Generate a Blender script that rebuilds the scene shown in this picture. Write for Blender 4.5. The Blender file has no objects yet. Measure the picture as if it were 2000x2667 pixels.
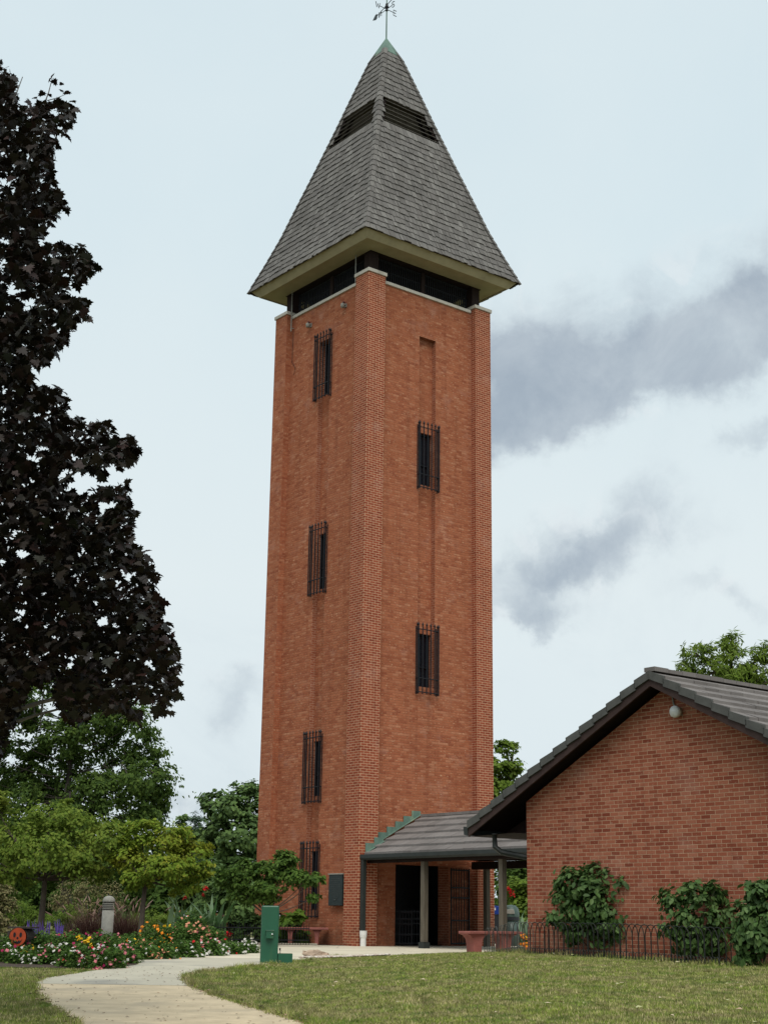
import bpy, math, random
import numpy as np
from mathutils import Vector, Matrix
S = bpy.context.scene
COL = S.collection
R = math.radians
# ---------------------------------------------------------------- camera
EY, F, CX, CY = 0.718, 3780.6, 1000.0, 1333.5
AX_R = Vector((0.99990541, -0.00370594, 0.0132452))
AX_U = Vector((-0.01375388, -0.26942121, 0.96292421))
AX_F = Vector((0.0, 0.96301531, 0.26944669))
cd = bpy.data.cameras.new("camera"); cam = bpy.data.objects.new("camera", cd); COL.objects.link(cam)
cd.sensor_fit = 'VERTICAL'; cd.sensor_height = 36; cd.lens = F / 2667 * 36; cd.clip_end = 3000; cd.clip_start = .1
m = Matrix((AX_R, AX_U, -AX_F)).transposed().to_4x4(); m.translation = (0, 0, EY); cam.matrix_world = m
S.camera = cam
# ---------------------------------------------------------------- view and light
S.view_settings.view_transform = 'Standard'; S.view_settings.look = 'None'
S.view_settings.exposure = 0.16; S.view_settings.gamma = 1
S.cycles.use_denoising = True
SUN_AZ, SUN_EL = R(176), R(56)      # compass azimuth (clockwise from +Y) and elevation
W = bpy.data.worlds.new("World"); S.world = W; W.use_nodes = True
sd = bpy.data.lights.new("sun", 'SUN'); sd.energy = 2.6; sd.angle = R(45); sd.color = (1, .95, .87)
so = bpy.data.objects.new("sun", sd); COL.objects.link(so)
sdir = Vector((math.sin(SUN_AZ) * math.cos(SUN_EL), math.cos(SUN_AZ) * math.cos(SUN_EL), math.sin(SUN_EL)))
so.rotation_euler = sdir.to_track_quat('Z', 'Y').to_euler(); so.location = (10, -20, 30)

def ray(px, py):
    return AX_F * F + AX_R * (px - CX) - AX_U * (py - CY)
def at(px, py, Y):
    d = ray(px, py); return Vector((0, 0, EY)) + d * (Y / d.y)

class NT:                                   # small node helper
    def __init__(s, nt): s.nt = nt; s.n = nt.nodes; s.l = nt.links
    def new(s, t, **k):
        n = s.n.new(t)
        for a, b in k.items(): setattr(n, a, b)
        return n
    def put(s, sock, v):
        if isinstance(v, bpy.types.NodeSocket): s.l.new(v, sock)
        elif v is not None:
            if sock.type == 'RGBA' and len(v) == 3: v = (*v, 1)
            sock.default_value = v
    def math(s, op, a, b=None, c=None, clamp=False):
        n = s.new('ShaderNodeMath', operation=op, use_clamp=clamp)
        for i, v in enumerate((a, b, c)):
            if v is not None: s.put(n.inputs[i], v)
        return n.outputs[0]
    def vmath(s, op, a, b=None, out=0):
        n = s.new('ShaderNodeVectorMath', operation=op); s.put(n.inputs[0], a)
        if b is not None: s.put(n.inputs[3 if op == 'SCALE' else 1], b)
        return n.outputs[out]
    def mix(s, f, a, b, blend='MIX'):
        n = s.new('ShaderNodeMix', data_type='RGBA', blend_type=blend)
        s.put(n.inputs[0], f); s.put(n.inputs[6], a); s.put(n.inputs[7], b); return n.outputs[2]
    def noise(s, vec, scale, detail=3, rough=.55, dist=0, col=False):
        n = s.new('ShaderNodeTexNoise'); s.put(n.inputs['Vector'], vec)
        n.inputs['Scale'].default_value = scale; n.inputs['Detail'].default_value = detail
        n.inputs['Roughness'].default_value = rough; n.inputs['Distortion'].default_value = dist
        return n.outputs[1 if col else 0]
    def ramp(s, f, stops, interp='LINEAR'):
        n = s.new('ShaderNodeValToRGB'); s.put(n.inputs[0], f); cr = n.color_ramp; cr.interpolation = interp
        while len(cr.elements) < len(stops): cr.elements.new(.5)
        for e, (p, c) in zip(cr.elements, stops): e.position = p; e.color = (*c, 1)
        return n.outputs[0]
    def mr(s, v, a, b, c=0, d=1, smooth=False):
        n = s.new('ShaderNodeMapRange'); s.put(n.inputs[0], v)
        if smooth: n.interpolation_type = 'SMOOTHSTEP'
        for i, x in zip((1, 2, 3, 4), (a, b, c, d)): n.inputs[i].default_value = x
        return n.outputs[0]
    def sep(s, v):
        n = s.new('ShaderNodeSeparateXYZ'); s.put(n.inputs[0], v); return n.outputs
    def comb(s, x, y, z=0.0):
        n = s.new('ShaderNodeCombineXYZ'); s.put(n.inputs[0], x); s.put(n.inputs[1], y); s.put(n.inputs[2], z); return n.outputs[0]

# ---------------------------------------------------------------- sky
g = NT(W.node_tree); g.n.clear()
out = g.new('ShaderNodeOutputWorld'); bg = g.new('ShaderNodeBackground'); g.l.new(bg.outputs[0], out.inputs[0])
sky = g.new('ShaderNodeTexSky'); sky.sky_type = 'NISHITA'; sky.sun_disc = False
sky.sun_elevation = SUN_EL; sky.sun_rotation = SUN_AZ
tc = g.new('ShaderNodeTexCoord'); D = tc.outputs['Generated']
dx, dy, dz = g.sep(D)[:3]
# overcast veil: paler near the horizon, slightly bluer overhead, with slow unevenness
veil = g.ramp(dz, [(0.0, (.66, .75, .80)), (.22, (.74, .82, .84)), (.45, (.655, .775, .825)), (1, (.60, .72, .79))])
n1 = g.noise(D, 3.0, 6, .55, .3)
veil = g.mix(g.mr(n1, .35, .7, 0, .35), veil, (.80, .87, .88))
wob = g.vmath('SCALE', g.vmath('SUBTRACT', g.noise(D, 7, 7, .62, 0, True), (.5, .5, .5)), .16)
DW = g.vmath('ADD', D, wob)
def cloud(px, py, wx, wy, ang):             # soft mask round one direction of the sky
    c = ray(px, py).normalized()
    e1 = (AX_R * math.cos(ang) + AX_U * math.sin(ang)).normalized(); e2 = c.cross(e1).normalized()
    q = g.vmath('SUBTRACT', DW, tuple(c))
    a = g.math('DIVIDE', g.vmath('DOT_PRODUCT', q, tuple(e1), 1), wx / F); b = g.math('DIVIDE', g.vmath('DOT_PRODUCT', q, tuple(e2), 1), wy / F)
    r = g.math('SQRT', g.math('ADD', g.math('MULTIPLY', a, a), g.math('MULTIPLY', b, b)))
    return g.mr(r, 1.5, .0, 0, 1, True)
tot = None
for (px, py, wx, wy, ang, k) in [(1700, 930, 640, 120, .30, .95), (1350, 1030, 330, 120, .2, .75), (2050, 800, 420, 150, .35, .9), (1850, 740, 620, 190, .35, .5), (1450, 850, 360, 160, .5, .35), (1950, 980, 240, 70, .5, .35),
                                 (1430, 1440, 210, 110, .1, .6), (1700, 1400, 170, 130, .4, .62), (1420, 1550, 300, 90, .3, .75), (1390, 1650, 150, 45, .1, .55),
                                 (1950, 1560, 200, 45, .15, .5), (2000, 1110, 150, 50, .7, .6), (575, 1840, 130, 70, .1, .45), (490, 2090, 200, 60, 0, .5)]:
    c_ = g.math('MULTIPLY', cloud(px, py, wx, wy, ang), k)
    tot = c_ if tot is None else g.math('ADD', tot, c_)
tot = g.math('MINIMUM', tot, 1.3)
nd = g.math('SUBTRACT', g.noise(D, 13, 10, .64, .35), .5)
val = g.math('ADD', tot, g.math('MULTIPLY', nd, g.mr(tot, .0, .4, 0, 1.7)))
cl = g.mr(val, .03, 1.35, 0, .92, True)
gen = g.mr(g.noise(D, 2.2, 6, .6, .5), .56, .74, 0, .6, True)      # scattered cloud behind and above the viewer
cl = g.math('MAXIMUM', cl, g.math('MULTIPLY', gen, g.mr(dy, .75, .3, 0, 1, True)))
rim = g.math('MULTIPLY', g.mr(g.noise(D, 24, 8, .62, .6), .53, .66, 0, .75, True), g.math('MULTIPLY', g.mr(tot, .05, .3, 0, 1), g.mr(tot, .85, .45, 0, 1)))
soft = g.mr(g.noise(D, 7, 8, .65, .6), .50, .72, 0, .30, True)
veil = g.mix(g.math('MULTIPLY', soft, g.mr(dz, .08, .45, 1, .12)), veil, (.56, .64, .70))
shade = g.mix(g.mr(g.noise(D, 10, 8, .65, .4), .36, .66), (.325, .39, .465), (.50, .565, .62))
veil = g.mix(cl, veil, shade)
veil = g.mix(g.math('MULTIPLY', rim, .5), veil, (.80, .85, .87))
sc = g.new('ShaderNodeVectorMath', operation='SCALE'); g.l.new(veil, sc.inputs[0]); sc.inputs[3].default_value = 9.4
fin = g.mix(.95, sky.outputs[0], sc.outputs[0])
g.l.new(fin, bg.inputs[0]); bg.inputs[1].default_value = .1

# ---------------------------------------------------------------- materials
def newmat(name):
    m = bpy.data.materials.new(name); m.use_nodes = True; g = NT(m.node_tree)
    return m, g, g.n['Principled BSDF']
def plain(name, col, rough=.75, var=.2, scale=6.0, bump=0.0, metal=0.0, spec=.3, stretch=(1, 1, 1), dirt=None):
    m, g, b = newmat(name); o = g.new('ShaderNodeTexCoord').outputs['Object']
    v = g.vmath('MULTIPLY', o, stretch)
    n = g.noise(v, scale, 5, .6)
    c = g.mix(g.mr(n, .3, .7), tuple(x * (1 - var) for x in col), tuple(min(1, x * (1 + var)) for x in col))
    if dirt: c = g.mix(g.mr(g.noise(v, scale * .35, 4), dirt[1], dirt[1] + .15), c, dirt[0])
    g.put(b.inputs['Base Color'], c); b.inputs['Roughness'].default_value = rough
    b.inputs['Metallic'].default_value = metal; b.inputs['Specular IOR Level'].default_value = spec
    if bump:
        bp = g.new('ShaderNodeBump'); bp.inputs[0].default_value = bump; bp.inputs[1].default_value = .01
        g.put(bp.inputs['Height'], g.noise(v, scale * 4, 4)); g.l.new(bp.outputs[0], b.inputs['Normal'])
    return m
def leafmat(name, cols, rough=.7, trans=.3, spec=.08, patch=None):
    m, g, b = newmat(name)
    rnd = g.new('ShaderNodeNewGeometry').outputs['Random Per Island']
    c = g.ramp(rnd, [(i / max(1, len(cols) - 1), k) for i, k in enumerate(cols)])
    if patch:
        o = g.new('ShaderNodeTexCoord').outputs['Object']
        c = g.mix(g.mr(g.noise(o, patch[1], 3), .5, .64, 0, patch[2]), c, patch[0])
    b.inputs['Roughness'].default_value = rough; b.inputs['Specular IOR Level'].default_value = spec
    g.put(b.inputs['Base Color'], c)
    tr = g.new('ShaderNodeBsdfTranslucent'); g.put(tr.inputs[0], g.mix(.5, c, (.35, .42, .06), 'MULTIPLY') if trans > .6 else c)
    mx = g.new('ShaderNodeMixShader'); mx.inputs[0].default_value = trans
    g.l.new(b.outputs[0], mx.inputs[1]); g.l.new(tr.outputs[0], mx.inputs[2])
    g.l.new(mx.outputs[0], g.n['Material Output'].inputs[0]); return m
def brick(name, cols, mortar, mcon=1.0, whites=(), white=(.55, .43, .36), bump=.5, mw=.011, stain=.25, speck=(.55, .33, .2), sp=.06):
    """running-bond brick laid out in metres on the UV map (u along the wall, v up)"""
    m, g, b = newmat(name); w, h = .2032, .0677
    uv = g.new('ShaderNodeUVMap').outputs[0]; u, v, _ = g.sep(uv)
    vr = g.math('DIVIDE', v, h); row = g.math('FLOOR', vr); fy = g.math('FRACT', vr)
    odd = g.math('MULTIPLY', g.math('FRACT', g.math('MULTIPLY', row, .5)), 1.0)
    xr = g.math('ADD', g.math('DIVIDE', u, w), odd); colm = g.math('FLOOR', xr); fx = g.math('FRACT', xr)
    wn = g.new('ShaderNodeTexWhiteNoise', noise_dimensions='2D'); g.put(wn.inputs[0], g.comb(colm, row))
    rnd = wn.outputs[0]
    base = g.ramp(rnd, [(i / (len(cols) - 1), c) for i, c in enumerate(cols)])
    fine = g.noise(uv, 60, 3, .6); base = g.mix(g.mr(fine, .3, .7, 0, .35), base, tuple(x * .62 for x in cols[0]))
    flk = g.math('MULTIPLY', g.math('GREATER_THAN', g.noise(g.comb(g.math('MULTIPLY', u, .6), v), 22, 3), .635), sp * 11)
    base = g.mix(g.math('MINIMUM', flk, 1.0), base, speck)
    e = .15
    mx = g.math('SUBTRACT', 1, g.math('MULTIPLY', g.mr(fx, mw / w * .8, mw / w * 1.2), g.mr(fy, mw / h * .8, mw / h * 1.2)))
    mc = g.mix(g.mr(g.noise(uv, 9, 3), .3, .7), mortar, tuple(x * .75 for x in mortar))
    if whites:
        hit = None
        for a, c in whites:
            tooth = g.math('MULTIPLY', g.math('GREATER_THAN', odd, .25), .11)
            lo = g.math('GREATER_THAN', u, g.math('SUBTRACT', a, g.math('MULTIPLY', tooth, 1.0)))
            hi = g.math('LESS_THAN', u, g.math('ADD', c, tooth))
            q = g.math('MULTIPLY', lo, hi); hit = q if hit is None else g.math('MAXIMUM', hit, q)
        wv = g.mr(g.noise(uv, 2.3, 3), .3, .62, .35, 1)
        mc = g.mix(g.math('MULTIPLY', hit, wv), mc, white)
        base = g.mix(g.math('MULTIPLY', hit, .35), base, tuple(x * y for x, y in zip(base_dark, (1, 1, 1))))
    c = g.mix(g.math('MULTIPLY', mx, mcon), base, mc)
    big = g.noise(g.comb(u, g.math('MULTIPLY', v, .35)), .9, 4, .6)
    c = g.mix(g.mr(big, .42, .75, 0, stain), c, tuple(x * .5 for x in cols[1]))
    strk = g.noise(g.comb(g.math('MULTIPLY', u, 5.0), g.math('MULTIPLY', v, .22)), 1.0, 5, .6)
    c = g.mix(g.mr(strk, .52, .74, 0, .38), c, tuple(x * .55 for x in cols[0]))
    foot = g.math('MULTIPLY', g.mr(v, 1.1, .0, 0, .5), g.mr(g.noise(uv, 3, 4), .35, .6)); c = g.mix(foot, c, (.10, .055, .035))
    bl = g.noise(uv, 1.1, 5, .65)
    c = g.mix(g.mr(bl, .56, .75, 0, .22), c, (.52, .36, .29))
    g.put(b.inputs['Base Color'], c); b.inputs['Roughness'].default_value = .9; b.inputs['Specular IOR Level'].default_value = .15
    bp = g.new('ShaderNodeBump'); bp.inputs[0].default_value = bump; bp.inputs[1].default_value = .008
    g.put(bp.inputs['Height'], g.math('SUBTRACT', g.math('MULTIPLY', fine, .4), mx)); g.l.new(bp.outputs[0], b.inputs['Normal'])
    return m
base_dark = (.19, .062, .035)
TB = [(.265, .076, .038), (.35, .115, .055), (.40, .14, .07), (.31, .094, .046), (.45, .19, .105)]
PB = [(.21, .046, .023), (.28, .068, .034), (.33, .088, .044), (.25, .056, .028)]
SIDE = 4.79
m_pier = brick('pier_brick', PB, (.60, .36, .225), bump=.5, mw=.0125, stain=.12, sp=.02)
m_pier_plain = brick('plain_pier_brick', TB, (.33, .15, .085), mcon=.6, bump=.5)
m_wall_r = brick('right_wall_brick', TB, (.30, .125, .065), mcon=.7, whites=[(-1, .66), (4.13, 9)], white=(.58, .35, .25))
m_wall_l = brick('left_wall_brick', TB, (.30, .125, .065), mcon=.7, whites=[(-1, .66)], white=(.58, .35, .25))
m_gable = brick('gable_brick', [(.25, .068, .038), (.33, .105, .060), (.37, .14, .086), (.19, .043, .024), (.34, .105, .06)], (.50, .33, .215), mw=.0095, stain=.1, sp=.03, speck=(.42, .27, .2))
m_stone = plain('coping_stone', (.50, .46, .40), .85, .15, 3, .2, dirt=((.25, .22, .17), .58))
m_shake = None
def shakemat(name, cols, stripe):
    m, g, b = newmat(name); rnd = g.new('ShaderNodeNewGeometry').outputs['Random Per Island']
    c = g.ramp(rnd, [(i / (len(cols) - 1), k) for i, k in enumerate(cols)])
    uv = g.new('ShaderNodeUVMap').outputs[0]; o = g.new('ShaderNodeTexCoord').outputs['Object']
    n = g.noise(g.vmath('MULTIPLY', uv, (28, 1.6, 1)), 1.0, 4, .6)
    c = g.mix(g.mr(n, .35, .7, 0, stripe), c, tuple(x * .45 for x in cols[1]))
    c = g.mix(g.mr(g.noise(o, .7, 4, .6), .45, .7, 0, .4), c, tuple(x * .55 for x in cols[0]))
    g.put(b.inputs['Base Color'], c); b.inputs['Roughness'].default_value = .9; b.inputs['Specular IOR Level'].default_value = .15
    return m
m_shake = shakemat('weathered_cedar', [(.125, .118, .110), (.17, .160, .150), (.22, .21, .195), (.14, .130, .120), (.185, .175, .165)], .8)
m_tile = shakemat('roof_tile', [(.15, .135, .128), (.18, .163, .155), (.205, .187, .178), (.165, .148, .14)], .3)
m_tile_edge = plain('tile_edge', (.075, .075, .07), .8, .2)
m_fascia = plain('cream_fascia', (.37, .325, .205), .7, .1, 3, dirt=((.26, .22, .14), .62))
m_soffit = plain('soffit_paint', (.37, .32, .20), .75, .1, 3)
m_black = plain('black_iron', (.008, .009, .012), .6, .3, 8, spec=.25)
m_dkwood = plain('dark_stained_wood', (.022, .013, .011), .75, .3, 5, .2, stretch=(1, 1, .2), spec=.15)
m_verge = plain('brown_bargeboard', (.045, .027, .024), .75, .25, 4, .1, spec=.2)
m_copper = plain('verdigris_copper', (.11, .175, .14), .6, .35, 5, .1, stretch=(1, 1, .3), dirt=((.24, .30, .20), .57))
m_gutter = plain('dark_gutter', (.022, .026, .024), .5, .2, 4)
m_glass, g_, b_ = newmat('dark_window_glass'); b_.inputs['Base Color'].default_value = (.006, .009, .014, 1); b_.inputs['Roughness'].default_value = .12
m_postw = plain('grey_weathered_post', (.11, .093, .07), .85, .25, 7, .3, stretch=(3, 3, .3))
m_concrete = plain('plaza_concrete', (.53, .475, .365), .85, .12, .9, .1, dirt=((.36, .33, .27), .6))
m_grey = plain('grey_concrete', (.43, .395, .31), .85, .12, 1.2, .1, dirt=((.24, .23, .20), .56))
m_tan = plain('tan_concrete', (.50, .405, .27), .9, .16, 3.5, .35, dirt=((.40, .33, .23), .54))
m_red = plain('red_concrete', (.22, .075, .062), .75, .2, 5, .15, dirt=((.13, .05, .045), .6))
m_green = plain('green_painted_steel', (.012, .085, .042), .38, .12, 1.5, 0, spec=.5, stretch=(3, 3, .5), dirt=((.05, .11, .045), .6))
m_chrome = plain('chrome', (.7, .7, .7), .2, .05, metal=1)
m_white = plain('white_plastic', (.66, .66, .64), .5, .08, 12)
m_bollard = plain('bollard_grey', (.27, .265, .235), .8, .15, 8, .2)
m_plaque = plain('dark_plaque', (.014, .022, .022), .45, .3, 9, .2)
m_rock = plain('limestone_boulder', (.36, .27, .20), .9, .3, 4, .8, stretch=(1, 1, 3), dirt=((.5, .43, .36), .56))
m_bark = plain('grey_bark', (.09, .072, .055), .9, .35, 6, .6, stretch=(3, 3, .5))
m_darkbark = plain('dark_bark', (.04, .033, .028), .9, .35, 6, .6, stretch=(3, 3, .5))
m_twig = plain('pale_twig', (.15, .14, .13), .8, .3)
m_wire = plain('green_black_wire', (.012, .014, .011), .5, .3, 6)
m_soil = plain('mulch', (.055, .038, .026), .95, .4, 14, .6)

# ---------------------------------------------------------------- mesh helpers
class MB:
    def __init__(s): s.v = []; s.f = []; s.uv = []
    def face(s, pts, uvs=None):
        n = len(s.v); s.v += [tuple(p) for p in pts]; s.f.append(tuple(range(n, n + len(pts))))
        if uvs is None:
            a, b, c = (Vector(p) for p in pts[:3]); nn = (b - a).cross(c - a)
            ax = max(range(3), key=lambda i: abs(nn[i])) if nn.length > 0 else 2
            k = ((1, 2), (0, 2), (0, 1))[ax]; uvs = [(p[k[0]], p[k[1]]) for p in pts]
        s.uv += [tuple(q) for q in uvs]
    def box(s, a, b, M=None):
        x0, y0, z0 = a; x1, y1, z1 = b
        P = [(x0, y0, z0), (x1, y0, z0), (x1, y1, z0), (x0, y1, z0), (x0, y0, z1), (x1, y0, z1), (x1, y1, z1), (x0, y1, z1)]
        for q in ((3, 2, 1, 0), (4, 5, 6, 7), (0, 1, 5, 4), (2, 3, 7, 6), (1, 2, 6, 5), (3, 0, 4, 7)):
            pp = [P[i] for i in q]; nn = (Vector(pp[1]) - Vector(pp[0])).cross(Vector(pp[2]) - Vector(pp[0]))
            ax = max(range(3), key=lambda i: abs(nn[i])); k = ((1, 2), (0, 2), (0, 1))[ax]
            uvs = [(p[k[0]], p[k[1]]) for p in pp]
            s.face([M @ Vector(p) for p in pp] if M else pp, uvs)
    def prism(s, poly, axis, a, b):          # polygon in the other two axes, extruded along axis
        def P(q, t): r = list(q); r.insert(axis, t); return tuple(r)
        n = len(poly); s.face([P(q, a) for q in poly]); s.face([P(q, b) for q in reversed(poly)])
        for i in range(n): p, q = poly[i], poly[(i + 1) % n]; s.face([P(p, a), P(p, b), P(q, b), P(q, a)])
    def tube(s, pts, rad, seg=6, cap=True):
        pts = [Vector(p) for p in pts]; rad = rad if isinstance(rad, (list, tuple)) else [rad] * len(pts)
        rings = []; ref = Vector((0, 0, 1))
        for i, p in enumerate(pts):
            t = (pts[min(i + 1, len(pts) - 1)] - pts[max(i - 1, 0)]).normalized()
            a = t.cross(ref); a = t.cross(Vector((1, 0, 0))) if a.length < .05 else a
            a.normalize(); b = t.cross(a); n = len(s.v)
            if rings and False: pass
            for k in range(seg):
                an = 2 * math.pi * k / seg; s.v.append(tuple(p + (a * math.cos(an) + b * math.sin(an)) * rad[i]))
            rings.append(n)
        for i in range(len(rings) - 1):
            for k in range(seg):
                q = (rings[i] + k, rings[i] + (k + 1) % seg, rings[i + 1] + (k + 1) % seg, rings[i + 1] + k)
                s.f.append(q); s.uv += [(k / seg, i), ((k + 1) / seg, i), ((k + 1) / seg, i + 1), (k / seg, i + 1)]
        if cap:
            for r in (rings[0], rings[-1]): s.f.append(tuple(range(r, r + seg))); s.uv += [(0, 0)] * seg
    def lathe(s, prof, c=(0, 0, 0), seg=24):
        n0 = len(s.v)
        for r, z in prof:
            for k in range(seg): a = 2 * math.pi * k / seg; s.v.append((c[0] + r * math.cos(a), c[1] + r * math.sin(a), c[2] + z))
        for i in range(len(prof) - 1):
            for k in range(seg):
                s.f.append((n0 + i * seg + k, n0 + i * seg + (k + 1) % seg, n0 + (i + 1) * seg + (k + 1) % seg, n0 + (i + 1) * seg + k)); s.uv += [(0, 0)] * 4
    def build(s, name, mat, parent=None, smooth=False, bevel=0):
        me = bpy.data.meshes.new(name); me.from_pydata(s.v, [], s.f)
        uvl = me.uv_layers.new(name='UVMap'); uvl.data.foreach_set('uv', [x for q in s.uv for x in q])
        me.materials.append(mat); o = bpy.data.objects.new(name, me); COL.objects.link(o)
        if parent: o.parent = parent
        if smooth: me.shade_smooth()
        if bevel:
            bm_ = o.modifiers.new('bevel', 'BEVEL'); bm_.width = bevel; bm_.segments = 2; bm_.limit_method = 'ANGLE'
            import bmesh
            b = bmesh.new(); b.from_mesh(me); bmesh.ops.remove_doubles(b, verts=b.verts, dist=1e-5); b.to_mesh(me); b.free()
        return o
def tag(o, label=None, cat=None, group=None, kind=None):
    if label: o['label'] = label
    if cat: o['category'] = cat
    if group: o['group'] = group
    if kind: o['kind'] = kind
    return o
def empty(name, loc, rz=0, label=None, cat=None, group=None):
    o = bpy.data.objects.new(name, None); COL.objects.link(o); o.location = loc; o.rotation_euler = (0, 0, rz)
    o.empty_display_size = .2; return tag(o, label, cat, group)
def copy_tree(o, parent=None):
    c = o.copy(); COL.objects.link(c); c.parent = parent
    for ch in [x for x in bpy.data.objects if x.parent == o]: copy_tree(ch, c)
    return c
def npmesh(name, V, F, mat, parent=None, mats=None, mi=None, smooth=False, uv=None):
    """V (n,3), F (m,k) -> mesh object"""
    me = bpy.data.meshes.new(name); V = np.ascontiguousarray(V, np.float32); F = np.ascontiguousarray(F, np.int32)
    me.vertices.add(len(V)); me.vertices.foreach_set('co', V.ravel())
    k = F.shape[1]; me.loops.add(F.size); me.loops.foreach_set('vertex_index', F.ravel())
    me.polygons.add(len(F)); me.polygons.foreach_set('loop_start', np.arange(0, F.size, k, dtype=np.int32))
    try: me.polygons.foreach_set('loop_total', np.full(len(F), k, np.int32))
    except Exception: pass
    for m in (mats or [mat]): me.materials.append(m)
    if mi is not None: me.polygons.foreach_set('material_index', np.asarray(mi, np.int32))
    me.update(calc_edges=True); me.validate()
    o = bpy.data.objects.new(name, me); COL.objects.link(o)
    if parent: o.parent = parent
    if smooth: me.shade_smooth()
    return o
# leaf shapes: vertices (along, across, up) and triangles
def fan(pts): return np.array([(0.42, 0, 0)] + pts, float), [(0, i, i + 1) for i in range(1, len(pts))] + [(0, len(pts), 1)]
LEAF = {
 'oval': (np.array([(0, 0, 0), (.3, .27, .05), (.7, .24, .05), (1, 0, -.08), (.7, -.24, .05), (.3, -.27, .05)], float), [(0, 3, 2), (0, 2, 1), (0, 5, 4), (0, 4, 3)]),
 'lance': (np.array([(0, 0, 0), (.45, .11, .02), (1, 0, -.06), (.45, -.11, .02)], float), [(0, 2, 1), (0, 3, 2)]),
 'dia': (np.array([(0, 0, 0), (.5, .33, .05), (1, 0, 0), (.5, -.33, .05)], float), [(0, 2, 1), (0, 3, 2)]),
 'maple': fan([(0, 0, 0), (.02, .18, .02), (-.12, .34, 0), (.1, .33, .03), (.16, .55, -.04), (.34, .36, .03), (.46, .50, 0), (.5, .22, .03), (.72, .26, 0), (.74, .12, .02), (1, 0, -.1),
               (.74, -.12, .02), (.72, -.26, 0), (.5, -.22, .03), (.46, -.50, 0), (.34, -.36, .03), (.16, -.55, -.04), (.1, -.33, .03), (-.12, -.34, 0), (.02, -.18, .02)]),
}
def leaves(name, C, size, mat, parent=None, shape='oval', rng=None, droop=.35, up=.7, jitter=.3, origin=None, out=None):
    """C (n,3) leaf positions; normals lean upward by `up`"""
    rng = rng or np.random.default_rng(1); C = np.asarray(C, float)
    if origin is not None: C = C - np.array(origin)
    n = len(C); T, tri = LEAF[shape]; tri = np.array(tri)
    N = rng.normal(size=(n, 3)); N[:, 2] = np.abs(N[:, 2]) * .6 + up * 2
    if out is not None: N += out * 1.6
    N /= np.linalg.norm(N, axis=1)[:, None]
    A = rng.normal(size=(n, 3)); A[:, 2] -= droop * 2; A -= (A * N).sum(1)[:, None] * N; A /= np.linalg.norm(A, axis=1)[:, None]
    B = np.cross(N, A); s = size * (1 + jitter * rng.uniform(-1, 1, n))
    V = C[:, None, :] + s[:, None, None] * (T[None, :, 0:1] * A[:, None] + T[None, :, 1:2] * B[:, None] + T[None, :, 2:3] * N[:, None])
    Fc = tri[None] + (np.arange(n) * len(T))[:, None, None]
    return npmesh(name, V.reshape(-1, 3), Fc.reshape(-1, 3), mat, parent)

# ---------------------------------------------------------------- terrain
def ss(a, b, x): t = min(1, max(0, (x - a) / (b - a))); return t * t * (3 - 2 * t)
def T(x, y):
    z = -.03 * max(0, 24 - y) if y < 23 else -.03 * ss(25, 23, y) * 1.0
    z += .125 * ss(-1.6, 2.2, x) * ss(29.6, 27.6, y)
    if y < 24: z += .03 * math.sin(x * .9 + 1) * ss(24, 19, y) * ss(-2.5, 0, x)
    return z
def G(px, py):
    d = ray(px, py); z = 0.0
    for _ in range(40):
        t = (z - EY) / d.z; x, y = d.x * t, d.y * t; z = .5 * z + .5 * T(x, y)
    return Vector((x, y, T(x, y)))
def terrain_sheet(xs, ys, mat, name, dz=0.0, keep=None):
    mb = MB(); idx = {}
    for j, y in enumerate(ys):
        for i, x in enumerate(xs): idx[i, j] = len(mb.v); mb.v.append((x, y, T(x, y) + dz))
    for j in range(len(ys) - 1):
        for i in range(len(xs) - 1):
            q = [(i, j), (i + 1, j), (i + 1, j + 1), (i, j + 1)]; mb.f.append(tuple(idx[k] for k in q))
            mb.uv += [(mb.v[idx[k]][0], mb.v[idx[k]][1]) for k in q]
    return mb.build(name, mat)
xs = [-400, -150, -60, -30, -15] + [round(-10 + .4 * i, 2) for i in range(51)] + [15, 30, 60, 150, 400]
ys = [-60, -20, 0, 6, 10] + [round(12 + .4 * i, 2) for i in range(50)] + [34, 40, 50, 70, 100, 200, 900]
mg, g, b = newmat('lawn'); o = g.new('ShaderNodeTexCoord').outputs['Object']
c = g.mix(g.mr(g.noise(o, 1.3, 5, .65), .4, .62), (.10, .115, .035), (.20, .18, .075))
c = g.mix(g.mr(g.noise(o, 40, 3), .3, .7, 0, .6), c, (.045, .055, .018))
g.put(b.inputs['Base Color'], c); b.inputs['Roughness'].default_value = .95; b.inputs['Specular IOR Level'].default_value = .1
tag(terrain_sheet(xs, ys, mg, 'ground'), kind='structure')
# path outline in metres, read off the ground row by row
LPX = [(200, 2667), (150, 2632), (108, 2603), (92, 2585), (92, 2563), (118, 2549), (180, 2540), (235, 2531), (300, 2523), (352, 2516), (362, 2512), (352, 2503), (500, 2494), (660, 2484)]
RPX = [(800, 2667), (740, 2650), (665, 2628), (600, 2609), (545, 2590), (500, 2570), (480, 2553), (485, 2543), (520, 2531), (600, 2521), (700, 2512), (770, 2506)]
L = [G(*p) for p in LPX]; Rr = [G(*p) for p in RPX]
for s in (L, Rr): s.insert(0, Vector((s[0].x + (s[0].x - s[1].x) * 2, 10.5, 0)))
def interp(pts, y):
    return float(np.interp(y, [p.y for p in pts], [p.x for p in pts]))
Rr += [Vector((-.6, 28.3, 0)), Vector((1.0, 28.9, 0)), Vector((1.2, 40, 0))]
for s in (L, Rr):
    for i in range(1, len(s)): s[i].y = max(s[i].y, s[i - 1].y + .01)
PY0, PYS, PY1 = 10.6, G(250, 2566).y, G(660, 2484).y
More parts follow.
